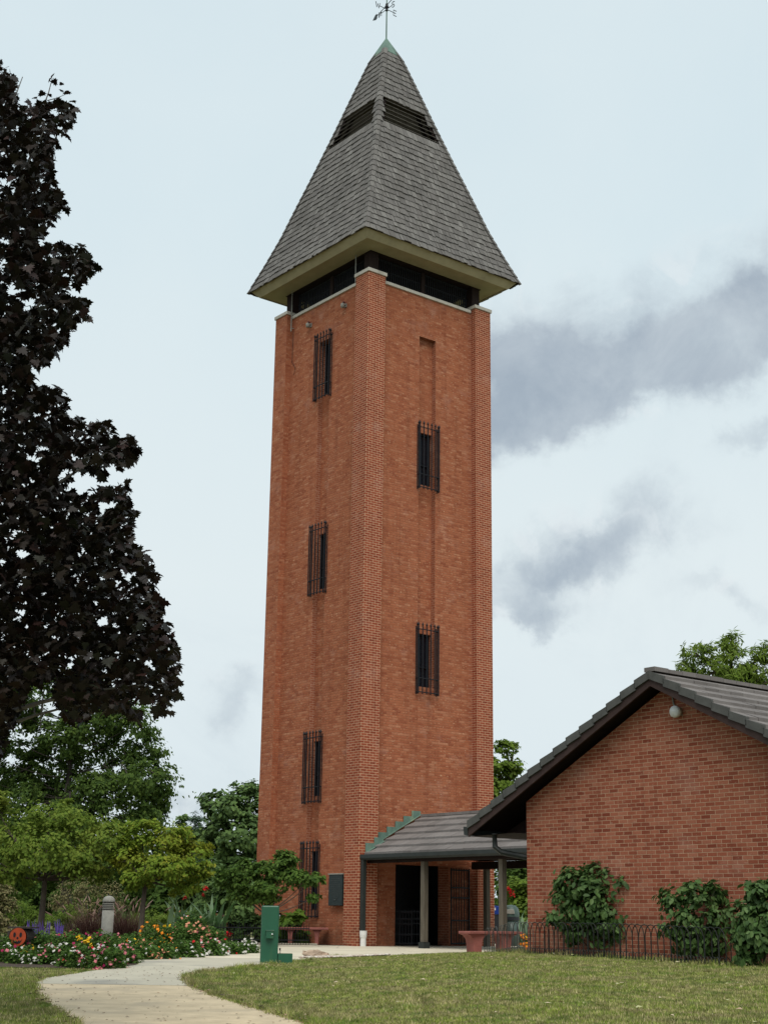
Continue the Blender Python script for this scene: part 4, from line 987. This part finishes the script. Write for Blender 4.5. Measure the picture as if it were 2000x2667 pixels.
tree('poplar_tree', 'bright green tree top showing between the tower and the gable roof', 'tree', gz(1300, 62), at(1300, 2150, 62),
     [(1315, 1950, 62, 32), (1335, 2000, 62, 35), (1290, 2000, 62, 50), (1320, 2050, 62, 38), (1290, 2090, 62, 50), (1345, 2060, 61, 18), (1300, 2140, 62, 50), (1250, 2050, 62, 60), (1338, 1945, 62, 14)], 8000, .17, m_lf_bright, m_bark, 'dia', 27, .14, clump=.14, per=18, twigs=60, leader=True)
tree('buckeye_tree', 'bright green tree with finger like leaves behind the gable roof', 'tree', gz(1900, 46), at(1900, 1950, 46),
     [(1810, 1700, 46, 45), (1880, 1700, 46, 50), (1905, 1665, 46, 28), (1850, 1750, 46, 60), (1930, 1760, 46, 60), (1990, 1700, 46, 45), (1985, 1760, 46, 60), (1780, 1740, 46, 30), (2060, 1740, 46, 80), (1900, 1830, 46, 90), (1990, 1850, 46, 90)], 12000, .21, m_lf_bright, m_bark, 'lance', 28, .14, clump=.12, per=14, twigs=80, up=.3, droop=.5, leader=True)
for i, (px_, py_, Y_, lab) in enumerate([(1330, 2300, 60, 'green shrubbery seen through the canopy behind the bins'), (1370, 2330, 56, 'low green shrub seen through the canopy beside the brick wall'), (1400, 2260, 62, 'green tree seen through the canopy gap')]):
    tree('garden_shrub', lab, 'shrub', gz(px_, Y_), at(px_, 2360, Y_), [(px_ - 20, py_, Y_, 55), (px_ + 30, py_ - 10, Y_, 50), (px_, py_ + 50, Y_ - 1, 50), (px_ + 10, py_ + 90, Y_ - 2, 40)], 4500, .17, m_lf_bright if i == 1 else m_lf_mid, m_bark, 'dia', 60 + i, .08)
# shrubby tree against the left face of the tower
tree('leaning_shrub', 'green shrub with spreading branch in front of the lowest slit window', 'shrub', gz(690, 37.3), at(690, 2380, 37.3),
     [(640, 2270, 37.4, 50), (700, 2270, 37.2, 52), (745, 2250, 37, 40), (760, 2285, 37, 40), (690, 2320, 37.2, 48), (800, 2290, 36.8, 30), (825, 2285, 36.7, 20), (820, 2335, 36.8, 18), (640, 2330, 37.5, 45), (600, 2290, 37.8, 45), (740, 2225, 37, 20)],
     7800, .10, m_lf_mid, m_bark, 'oval', 29, .035, clump=.16, per=16, flat=.7, twigs=60)
tree('bench_shrub', 'low shrub with large lime leaves behind the curved red bench', 'shrub', gz(770, 40.45), at(770, 2440, 40.45), [(750, 2400, 40.5, 24), (780, 2385, 40.4, 18), (735, 2430, 40.5, 22), (790, 2440, 40.5, 18)], 420, .19, leafmat('lime_leaves', [(.10, .17, .02), (.07, .13, .02), (.14, .20, .04)], trans=.4), m_bark, 'oval', 30, .02, twigs=12, per=6)
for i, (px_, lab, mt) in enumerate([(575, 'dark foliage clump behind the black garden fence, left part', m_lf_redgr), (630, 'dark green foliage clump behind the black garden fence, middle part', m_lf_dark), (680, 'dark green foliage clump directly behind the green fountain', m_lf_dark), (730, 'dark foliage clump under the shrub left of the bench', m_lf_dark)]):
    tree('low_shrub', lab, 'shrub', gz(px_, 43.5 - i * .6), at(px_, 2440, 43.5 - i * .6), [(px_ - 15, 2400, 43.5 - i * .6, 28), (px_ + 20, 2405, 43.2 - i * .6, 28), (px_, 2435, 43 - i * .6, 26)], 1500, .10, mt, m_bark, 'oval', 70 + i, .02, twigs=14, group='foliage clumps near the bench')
# shrubs at the gable wall
hs = dict(stems=3, clump=.24, per=12, flat=1.0, up=.45, droop=.7)
tree('wall_shrub', 'full leafy green shrub against the brick wall, leftmost of the wall shrubs', 'shrub', gz(1570, 26.6), at(1570, 2480, 26.6),
     [(1500, 2300, 26.5, 52), (1560, 2290, 26.6, 55), (1610, 2300, 26.4, 52), (1470, 2340, 26.6, 36), (1530, 2360, 26.4, 55), (1600, 2370, 26.4, 60), (1665, 2365, 26.2, 44), (1690, 2395, 26.2, 30), (1640, 2320, 26.3, 34), (1450, 2390, 26.5, 26), (1560, 2420, 26.4, 50), (1630, 2425, 26.3, 42), (1500, 2425, 26.5, 34), (1570, 2275, 26.5, 28), (1680, 2380, 26.2, 18)],
     5600, .11, m_lf_shrub, m_bark, 'oval', 31, .012, twigs=60, **hs)
tree('wall_shrub', 'sparse leafy shrub with brick showing through, middle of the wall shrubs', 'shrub', gz(1800, 24.3), at(1800, 2490, 24.3),
     [(1750, 2340, 24.3, 34), (1810, 2320, 24.3, 42), (1860, 2320, 24.2, 34), (1770, 2400, 24.3, 46), (1840, 2400, 24.2, 46), (1790, 2450, 24.3, 46), (1860, 2455, 24.2, 38), (1735, 2350, 24.3, 16), (1890, 2370, 24.2, 20)],
     2100, .105, m_lf_shrub, m_bark, 'oval', 32, .011, twigs=60, **hs)
tree('wall_shrub', 'dark leafy shrub cut by the right picture edge beside the brick wall', 'shrub', gz(1970, 22.9), at(1970, 2490, 22.9),
     [(1965, 2320, 22.9, 36), (2010, 2330, 22.9, 50), (1950, 2400, 22.9, 50), (2010, 2410, 22.8, 60), (1960, 2455, 22.8, 50), (2050, 2400, 22.8, 70), (1925, 2430, 22.9, 30)],
     3600, .105, m_lf_shrub, m_bark, 'oval', 33, .011, twigs=50, **hs)
# left bed shrubs
tree('airy_shrub', 'airy shrub with tan seed sprays behind the bollard', 'shrub', gz(220, 44), at(220, 2400, 44),
     [(180, 2330, 44, 40), (230, 2310, 44, 45), (285, 2325, 44, 40), (150, 2350, 44, 30), (215, 2370, 43.8, 45), (310, 2350, 44, 25)], 4200, .055, m_lf_tan, m_twig, 'dia', 34, .015, stems=3, twigs=60, per=10, clump=.22)
tree('edge_shrub', 'brown and green leaved column shrub at the left edge above the painted log', 'shrub', gz(8, 31), at(8, 2440, 31),
     [(0, 2320, 31, 36), (15, 2360, 31, 34), (-5, 2400, 31, 40), (25, 2420, 31, 28), (-30, 2340, 31, 40)], 3600, .06, m_lf_tan, m_bark, 'oval', 35, .02, stems=3, twigs=30)
tree('green_shrub', 'soft green shrub between the painted log and the slender trunk', 'shrub', gz(70, 40), at(70, 2420, 40),
     [(60, 2370, 40, 36), (100, 2390, 40, 36), (150, 2400, 40, 36), (30, 2400, 40, 34), (180, 2380, 40, 30)], 3200, .09, m_lf_bright, m_bark, 'lance', 36, .02, stems=3, twigs=20)
tree('green_shrub', 'soft green shrub between the bollard and the strap leaved plant', 'shrub', gz(395, 41), at(395, 2420, 41),
     [(390, 2390, 41, 34), (430, 2400, 41, 34), (350, 2400, 41.5, 30), (460, 2380, 42, 30)], 3000, .09, m_lf_bright, m_bark, 'lance', 37, .02, stems=3, twigs=20)
def blade_clump(name, label, base, n, h, spread, mat, w=.006, seed=1, plume=None, np_=0, cat='grass clump', tilt=.5, segs=5):
    rng = np.random.default_rng(seed); e = empty(name, base, 0, label, cat); V = []; Fc = []; tips = []
    for i in range(n):
        az = rng.uniform(0, 2 * math.pi); L_ = h * rng.uniform(.6, 1.1); t0 = rng.uniform(.05, tilt); x, y = rng.normal(size=2) * spread; p = np.array([x, y, 0.]); n0 = len(V); ww = w * rng.uniform(.7, 1.3)
        side = np.array([-math.sin(az), math.cos(az), 0]) * ww; th = t0
        for s in range(segs + 1):
            f = s / segs; k = math.sin(math.pi * min(1, .25 + f * .8)) if segs > 4 and w > .02 else (1 - f) + .1
            V += [tuple(p - side * k), tuple(p + side * k)]; th = t0 + f ** 1.6 * rng.uniform(.7, 1.6) * (1 if w < .02 else .6)
            p = p + np.array([math.cos(az) * math.sin(th), math.sin(az) * math.sin(th), math.cos(th)]) * L_ / segs
        for s in range(segs): a = n0 + 2 * s; Fc.append((a, a + 1, a + 3, a + 2))
        tips.append((p, az, th))
    npmesh('blades' if w < .02 else 'foliage', V, Fc, mat, e)
    if plume:
        mb = MB()
        for i in range(np_):
            az = rng.uniform(0, 2 * math.pi); a0 = Vector((rng.normal() * spread, rng.normal() * spread, 0)); ti = rng.uniform(.1, .75); L_ = h * rng.uniform(.85, 1.2)
            d = Vector((math.cos(az) * math.sin(ti), math.sin(az) * math.sin(ti), math.cos(ti))); b0 = a0 + d * L_; c0 = b0 + (d + Vector((math.cos(az) * .5, math.sin(az) * .5, -.1))).normalized() * .22
            mb.tube([a0, b0], .003, 3, False); mb.tube([b0, b0.lerp(c0, .3), b0.lerp(c0, .7), c0], [.006, .018, .015, .004], 5)
        mb.build('plumes', plume, e)
    return e
blade_clump('fountain_grass', 'purple fountain grass clump left of the bollard', gz(235, 39.5), 1500, .92, .22, m_purplegrass, .006, 3, m_plume, 26, tilt=.8)
blade_clump('fountain_grass', 'purple fountain grass clump right of the bollard', gz(330, 39.8), 900, .95, .16, m_purplegrass, .006, 4, m_plume, 30, tilt=.7)
blade_clump('strap_leaf_plant', 'grey green plant with broad arching strap leaves in the left bed', gz(478, 39.5), 44, 1.25, .16, leafmat('grey_green_straps', [(.10, .17, .08), (.15, .23, .12), (.07, .12, .05)], rough=.4, spec=.5), .075, 5, cat='plant', tilt=.9, segs=6)
blade_clump('canna_plant', 'broad leaved canna left of the black garden fence', gz(562, 41), 22, 1.3, .14, m_lf_big, .075, 6, cat='plant', tilt=.5, segs=6)
blade_clump('canna_plant', 'red flowered canna with long leaves behind the litter bin', gz(1345, 46), 22, 1.25, .14, m_lf_big, .075, 7, cat='plant', tilt=.6, segs=6)
blade_clump('strap_leaf_plant', 'pale grey green leafy plant between litter bin and brick wall', gz(1365, 44), 20, .95, .12, leafmat('silvery_leaves', [(.20, .28, .19), (.13, .21, .12)]), .07, 8, cat='plant', tilt=.9, segs=6)
def blossoms(name, pts, size, mat, parent, rng, up=.8):
    C = np.asarray(pts, float); n = len(C); N = rng.normal(size=(n, 3)) * .5; N[:, 1] -= .55; N[:, 2] += up; N /= np.linalg.norm(N, axis=1)[:, None]
    A = np.cross(N, rng.normal(size=(n, 3))); A /= np.linalg.norm(A, axis=1)[:, None]; B = np.cross(N, A); k = 8; V = [C + N * (size * .25)[:, None] if hasattr(size, 'shape') else C + N * size * .25]
    for j in range(k):
        a = 2 * math.pi * j / k; r = size * (1 if j % 2 == 0 else .72); V.append(C + (A * math.cos(a) + B * math.sin(a)) * r)
    V = np.stack(V, 1).reshape(-1, 3); Fc = np.array([(0, 1 + j, 1 + (j + 1) % k) for j in range(k)])[None] + (np.arange(n) * (k + 1))[:, None, None]
    return npmesh(name, V, Fc.reshape(-1, 3), mat, parent)
def mound(name, label, base, rx, ry, h, nl, fl, lsize=.055, lm=None, seed=1, shape='oval'):
    rng = np.random.default_rng(seed); e = empty(name, base, 0, label, 'flowers')
    d = rng.normal(size=(nl, 3)); d[:, 2] = np.abs(d[:, 2]); d /= np.linalg.norm(d, axis=1)[:, None]; r = rng.uniform(.35, 1, nl) ** .5
    wob = 1 + .22 * np.sin(d[:, 0] * 7 + seed) * np.cos(d[:, 1] * 6 + seed * 2)
    P = d * (r * wob)[:, None] * np.array([rx, ry, h]); leaves('foliage', P, lsize, lm or m_lf_bed, e, shape, rng, .2, .6)
    for mat, n, s in fl:
        s = s * rng.uniform(1.2, 2.0); n = int(n * .8)
        kc = rng.normal(size=(max(4, n // 3), 3)); d = kc[rng.integers(0, len(kc), n)] + rng.normal(size=(n, 3)) * .28; d[:, 1] -= .5; d[:, 2] = np.abs(d[:, 2]); d /= np.linalg.norm(d, axis=1)[:, None]
        wob = 1 + .22 * np.sin(d[:, 0] * 7 + seed) * np.cos(d[:, 1] * 6 + seed * 2)
        blossoms('blossoms', d * (wob * rng.uniform(.92, 1.1, n))[:, None] * np.array([rx, ry, h]), s, mat, e, rng)
    return e
# front bed: (px, base py, half-width m, depth m, height m, flowers, label)
FB = [(-10, 2508, .30, .35, .26, [(P_white, 15, .017), (P_mag, 14, .018)], 'white and crimson flower mound at the left edge of the front bed'),
      (55, 2512, .32, .35, .24, [(P_white, 36, .016), (P_pink, 10, .018)], 'low white flower mound in front of the painted log'),
      (125, 2514, .34, .35, .28, [(P_white, 36, .016), (P_pink, 26, .018)], 'white and pink flower mound left of the middle of the front bed'),
      (195, 2522, .34, .35, .30, [(P_white, 26, .018), (P_pink, 30, .018), (P_red, 5, .02)], 'white flower mound with pink blooms in the middle of the front bed'),
      (262, 2526, .34, .35, .30, [(P_white, 30, .018), (P_pink, 34, .018), (P_mag, 8, .02)], 'pink and white flower mound at the near tip of the front bed'),
      (312, 2512, .26, .35, .28, [(P_pink, 40, .017), (P_white, 18, .017), (P_mag, 16, .018)], 'pink and magenta flower mound at the path corner'),
      (250, 2496, .42, .5, .42, [(P_pink, 60, .018), (P_mag, 24, .018)], 'tall pink flower mound behind the near tip of the front bed'),
      (170, 2492, .42, .5, .40, [(P_mag, 46, .019), (P_pink, 12, .018)], 'magenta flower mound in the front bed'),
      (95, 2488, .42, .5, .38, [(P_peach, 7, .02)], 'plain green leafy mound behind the white flowers'),
      (20, 2488, .42, .5, .36, [(P_mag, 16, .018), (P_peach, 5, .02)], 'green mound with few crimson flowers left of the painted log')]
for i, (px_, py_, rx, ry, h, fl, lab) in enumerate(FB):
    mound('flower_mound', lab, G(px_, py_) + Vector((0, ry, 0)), rx, ry, h, int(1500 * rx * h / .1), fl, .056, seed=100 + i)
for i, (px_, py_, lab) in enumerate([(58, 2478, 'yellow flower tuft in front of the painted log'), (80, 2468, 'yellow flower tuft right of the painted log'), (207, 2441, 'yellow flower tuft left of the bollard foot'), (232, 2448, 'small yellow flower tuft nearest the bollard foot')]):
    p = at(px_, py_, 24.2 + (py_ < 2450) * 1.2); e = mound('marigold_tuft', lab, Vector((p.x, p.y, p.z - .10)), .07, .07, .12, 60, [(P_yel, 19, .02)], .03, seed=130 + i)
# second bed
SB = [(345, 2502, .34, .4, .30, [(P_peach, 22, .018), (P_white, 14, .016)], 'sparse peach flower mound right of the bollard'),
      (400, 2500, .36, .4, .32, [(P_peach, 19, .018), (P_org, 10, .018), (P_white, 8, .016)], 'green mound with few orange flowers at the path edge'),
      (470, 2496, .38, .4, .30, [(P_white, 36, .018), (P_red, 5, .025)], 'white flower mound at the path edge below the orange lantana'),
      (535, 2492, .36, .4, .28, [(P_white, 42, .018), (P_pink, 16, .018)], 'white and pink flower mound at the path edge below the peach lantana'),
      (590, 2488, .36, .4, .24, [(P_white, 36, .017), (P_red, 5, .022)], 'low white flower mound with a red bloom'),
      (635, 2485, .30, .4, .24, [(P_white, 66, .018)], 'low bright white flower mound left of the green fountain')]
for i, (px_, py_, rx, ry, h, fl, lab) in enumerate(SB):
    mound('flower_mound', lab, G(px_, py_) + Vector((0, ry, 0)), rx, ry, h, int(1500 * rx * h / .1), fl, .056, seed=150 + i)
LT = [(345, 2455, .45, .60, .34, [(P_peach, 37, .022), (P_org, 10, .02)], 'peach lantana mound beside the bollard foot'),
      (410, 2450, .50, .6, .50, [(P_yel, 45, .022), (P_org, 52, .022)], 'yellow and orange lantana mound in the second bed'),
      (480, 2445, .50, .6, .52, [(P_peach, 60, .022), (P_org, 15, .02)], 'peach lantana mound right of the yellow and orange one'),
      (545, 2445, .46, .6, .48, [(P_peach, 60, .022), (P_pink, 20, .02)], 'peach and pink lantana mound in front of the black garden fence'),
      (500, 2425, .55, .5, .72, [(P_peach, 52, .022)], 'tallest peach lantana mound below the strap leaved plant')]
for i, (px_, py_, rx, ry, h, fl, lab) in enumerate(LT):
    Y_ = 31.0 + (i == 4) * 2.5; mound('lantana_mound', lab, gz(px_, Y_), rx, ry, h, int(1400 * rx * h / .1), fl, .056, seed=170 + i)
# salvia spikes
for i, (px_, lab) in enumerate([(80, 'violet salvia clump beside the painted log'), (118, 'violet salvia clump at the slender trunk foot'), (160, 'violet salvia clump left of the purple grass')]):
    e = empty('salvia', gz(px_, 29.5), 0, lab, 'flowers', 'violet salvias'); rng = np.random.default_rng(190 + i); mb = MB()
    for k in range(16):
        a = Vector((rng.normal() * .09, rng.normal() * .09, .1)); d = Vector((rng.normal() * .12, rng.normal() * .12, 1)).normalized(); L_ = rng.uniform(.28, .48)
        mb.tube([a, a + d * L_ * .5, a + d * L_ * .9, a + d * (L_ + .06)], [.004, .012, .009, .002], 5)
    mb.build('spikes', P_vio, e); leaves('foliage', rng.normal(size=(260, 3)) * np.array([.12, .12, .06]) + np.array([0, 0, .12]), .05, m_lf_bed, e, 'lance', rng)
# red canna / hibiscus blooms
for px_, py_, Y_, s, lab in [(637, 2302, 41, .06, 'large red bloom highest beside the tower edge'), (607, 2297, 41.2, .045, 'red bloom left of the largest one'), (536, 2313, 40.5, .05, 'red bloom above the strap leaved plant'), (482, 2337, 40.5, .04, 'small red bloom over the strap leaves'), (530, 2330, 40.6, .035, 'small dark red bloom below the upper one'), (595, 2433, 40, .06, 'crimson bloom low against the black garden fence')]:
    e = empty('red_bloom', at(px_, py_, Y_), 0, lab, 'flower'); rng = np.random.default_rng(int(px_))
    leaves('petals', rng.normal(size=(26, 3)) * s * .55, s * 1.3, P_red, e, 'oval', rng, .3, .2)
    mb = MB(); z_ = e.location.z - T(e.location.x, Y_); mb.tube([(0, 0, 0), (.03, 0, -z_ * .5), (.0, 0, -z_)], .006, 4); mb.build('stem', m_lf_mid, e)
for px_, py_, lab in [(1324, 2315, 'upper red canna bloom seen through the canopy'), (1333, 2328, 'lower red canna bloom seen through the canopy')]:
    e = empty('red_bloom', at(px_, py_, 46), 0, lab, 'flower'); rng = np.random.default_rng(px_); leaves('petals', rng.normal(size=(24, 3)) * .035, .08, P_red, e, 'oval', rng, .2, .2)
    mb = MB(); z_ = e.location.z; mb.tube([(0, 0, 0), (.02, 0, -z_ * .5), (.0, 0, -z_)], .008, 4); mb.build('stem', m_lf_mid, e)
e = mound('marigold_mound', 'bright orange marigolds between the red bench and the brick wall', gz(1366, 34), .16, .2, .42, 500, [(P_org, 45, .035), (P_yel, 7, .03)], .04, seed=210)
# mulch under the beds
def bed(name, pts, z):
    mb = MB(); mb.face([(x, y, z + T(x, y)) for x, y in pts]); return tag(mb.build(name, m_soil), kind='structure')
def row_bed(name, y0, y1, xl, off=.0):
    mb = MB(); n = 24
    for j in range(n):
        a, b = y0 + (y1 - y0) * j / n, y0 + (y1 - y0) * (j + 1) / n
        xa, xb = interp(L, a) + off, interp(L, b) + off
        mb.face([(xl, a, T(xl, a) + .008), (xa, a, T(xa, a) + .008), (xb, b, T(xb, b) + .008), (xl, b, T(xl, b) + .008)])
    return tag(mb.build(name, m_soil), kind='structure')
row_bed('flower_bed_soil', G(300, 2524).y, PY1, -11)
bed('garden_soil', [(-26, PY1 + .01), (-2.75, PY1 + .01), (-2.95, 39.4), (-26, 39.4)], .006)
bed('garden_bed', [(-26, 39.41), (-.6, 39.41), (-3.2, 44), (-26, 55)], .02)
# black garden fence with a kerb
mb = MB(); e = empty('iron_garden_fence', (-5.1, 39.6, 0), 0, 'low black iron fence behind the white flowers left of the fountain', 'fence')
for k in range(48): mb.tube([(k * .07, 0, 0), (k * .07, 0, .52 + .03 * (k % 2))], .008, 4, False)
mb.build('bars', m_black, e)
for z_ in (.12, .42): mb = MB(); mb.box((0, -.012, z_), (3.3, .012, z_ + .025)); mb.build('rail', m_black, e)
mb = MB(); mb.box((-5.2, 39.95, -.1), (-1.6, 40.06, .05)); tag(mb.build('stone_kerb', m_grey), kind='structure')

# ================================================================ LAWN BLADES
rng = np.random.default_rng(77)
def grass(name, n, y0, y1, hgt, mats, seed):
    rng = np.random.default_rng(seed); y = y0 + (y1 - y0) * rng.uniform(0, 1, n) ** 1.0; x = rng.uniform(-1, 1, n) * (y * .262 + .3)
    xl = np.interp(y, [p.y for p in L], [p.x for p in L]); xr = np.interp(y, [p.y for p in Rr], [p.x for p in Rr])
    ed = .035 * np.sin(y * 9) + .03 * np.sin(y * 23 + 1)
    k = (x > xr + ed - .02) | (x < xl + ed * .7 + .02)
    k &= ~((x > 1.2) & (y > 28.85)) & ~((y > 27.9) & (x < 1.2))
    k &= ~((x < xl) & (y > G(300, 2524).y - .1))
    # keep out of the brick building
    u = (x - BW[0]) * math.cos(PSI) + (y - BW[1]) * math.sin(PSI); v = -(x - BW[0]) * math.sin(PSI) + (y - BW[1]) * math.cos(PSI)
    k &= ~((u > -.05) & (v < .05))
    k &= ~((x > -1.7) & (x < .25) & (y > 26.75 + .3 * (x + 1.3)) & (y < 27.9))
    x, y = x[k], y[k]; n = len(x); z = np.array([T(a, b) for a, b in zip(x, y)])
    pt = np.sin(x * 1.7 + np.sin(y * 1.3) * 1.5) * np.sin(y * 1.1 + 2) ; h = hgt * rng.uniform(.5, 1.25, n) * (1 + .25 * pt)
    az = rng.uniform(0, 2 * math.pi, n); w = rng.uniform(.0035, .0075, n); ln = rng.uniform(.1, .8, n) * h; az2 = rng.uniform(0, 2 * math.pi, n)
    a = np.stack([x - np.cos(az) * w, y - np.sin(az) * w, z - .004], 1); b = np.stack([x + np.cos(az) * w, y + np.sin(az) * w, z - .004], 1)
    c = np.stack([x + np.cos(az2) * ln, y + np.sin(az2) * ln, z + h], 1); V = np.stack([a, b, c], 1).reshape(-1, 3); Fc = np.arange(3 * n).reshape(-1, 3)
    return npmesh(name, V, Fc, mats)
mgr, g, b = newmat('grass_blades'); o = g.new('ShaderNodeTexCoord').outputs['Object']; rnd_ = g.new('ShaderNodeNewGeometry').outputs['Random Per Island']
gr = g.ramp(rnd_, [(0, (.13, .18, .03)), (.4, (.21, .27, .045)), (.76, (.27, .32, .06)), (.80, (.40, .35, .16)), (1, (.50, .43, .23))])
dry = g.mr(g.noise(g.vmath('MULTIPLY', o, (1, 1.6, 0)), .85, 6, .7, .3), .44, .60)
dr2 = g.ramp(rnd_, [(0, (.20, .18, .07)), (.5, (.32, .27, .13)), (.8, (.42, .34, .19)), (1, (.50, .42, .26))])
c = g.mix(g.math('MULTIPLY', dry, .75), gr, dr2)
gsp = g.mr(g.noise(g.vmath('MULTIPLY', o, (1, 1.0, 0)), 2.2, 5, .65), .52, .62, 0, .7); c = g.mix(gsp, c, (.09, .17, .026)); mot = g.mr(g.noise(g.vmath('MULTIPLY', o, (1, .8, 0)), 5, 5, .7), .4, .62, .55, 1.3); c = g.vmath('SCALE', c, mot)
g.put(b.inputs['Base Color'], c); b.inputs['Roughness'].default_value = .7; b.inputs['Specular IOR Level'].default_value = .15
gs = grass('grass', 400000, 12.4, 29.6, .030, mgr, 77); tag(gs, 'green and straw coloured lawn grass in front of the tower', 'grass', kind='stuff')
# ragged longer tufts along path edges and the fence foot
def tufts(name, pts, n, h, seed):
    rng = np.random.default_rng(seed); V = []
    for (x0, y0), (x1, y1) in zip(pts, pts[1:]):
        Ln = math.hypot(x1 - x0, y1 - y0); m_ = int(n * Ln)
        t = rng.uniform(0, 1, m_); x = x0 + (x1 - x0) * t + rng.normal(size=m_) * .045; y = y0 + (y1 - y0) * t + rng.normal(size=m_) * .05
        for a, b_ in zip(x, y):
            z = T(a, b_); hh = h * rng.uniform(.4, 1.3) * (1 + .6 * math.sin(a * 5) * math.sin(b_ * 3)); an = rng.uniform(0, 6.28); w = .005; l_ = rng.normal() * .5 * hh
            V += [(a - w * math.cos(an), b_ - w * math.sin(an), z), (a + w * math.cos(an), b_ + w * math.sin(an), z), (a + l_, b_ + rng.normal() * .4 * hh, z + hh)]
    return V
V = tufts('t', [(p.x + .03, p.y) for p in Rr[:9]], 380, .065, 3) + tufts('t', [(p.x - .03, p.y) for p in L[:9]], 300, .055, 4) + tufts('t', [F0, F1, F2, (6.2, 22.6)], 420, .10, 5) + tufts('t', [(p.x, p.y) for p in Rr[8:14]], 300, .05, 6)
V = np.array(V); tag(npmesh('edge_grass', V, np.arange(len(V)).reshape(-1, 3), mgr), 'ragged longer grass along the path edges and fence foot', 'grass', kind='stuff')
# fallen leaves
V = []; Fc = []; rng = np.random.default_rng(5)
def drop(x, y, s, dz=.016):
    n0 = len(V); az = rng.uniform(0, 6.28); c_, s_ = math.cos(az), math.sin(az); z = T(x, y) + dz
    for a, b_, h in ((0, 0, .1), (.5, .35, .3), (1, 0, .15), (.5, -.35, .25)): V.append((x + (a * c_ - b_ * s_) * s, y + (a * s_ + b_ * c_) * s, z + h * s * rng.uniform(.3, 1)))
    Fc.extend([(n0, n0 + 1, n0 + 2), (n0, n0 + 2, n0 + 3)])
for _ in range(420):
    y = 13 + 10 * rng.uniform() ** 1.2; a, b_ = interp(L, y), interp(Rr, y); x = a + (b_ - a) * rng.uniform(0, 1); drop(x, y, rng.uniform(.015, .045))
for _ in range(260):
    s_ = Rr if rng.uniform() < .6 else L; y = rng.uniform(13, 22.5); drop(interp(s_, y) + rng.normal() * .05, y, rng.uniform(.03, .075), .03)
ml, g, b = newmat('fallen_leaves'); g.put(b.inputs['Base Color'], g.ramp(g.new('ShaderNodeNewGeometry').outputs['Random Per Island'], [(0, (.05, .03, .02)), (.5, (.10, .06, .035)), (.8, (.26, .15, .08)), (1, (.40, .26, .17))])); b.inputs['Roughness'].default_value = .8
tag(npmesh('fallen_leaves', V, Fc, ml), 'dry brown leaves scattered over the path', 'leaves', kind='stuff')
V = []; Fc = []
for _ in range(150):
    y = rng.uniform(13.5, 27); x = rng.uniform(-.22, .25) * y; 
    if x > interp(Rr, y) + .1 or x < interp(L, y) - .1: drop(x, y, rng.uniform(.04, .085), .045)
ml2, g, b = newmat('pale_leaves'); g.put(b.inputs['Base Color'], g.ramp(g.new('ShaderNodeNewGeometry').outputs['Random Per Island'], [(0, (.34, .22, .14)), (.5, (.48, .42, .28)), (1, (.30, .33, .12))])); b.inputs['Roughness'].default_value = .8
tag(npmesh('lawn_leaves', V, Fc, ml2), 'pale curled leaves lying on the lawn', 'leaves', kind='stuff')
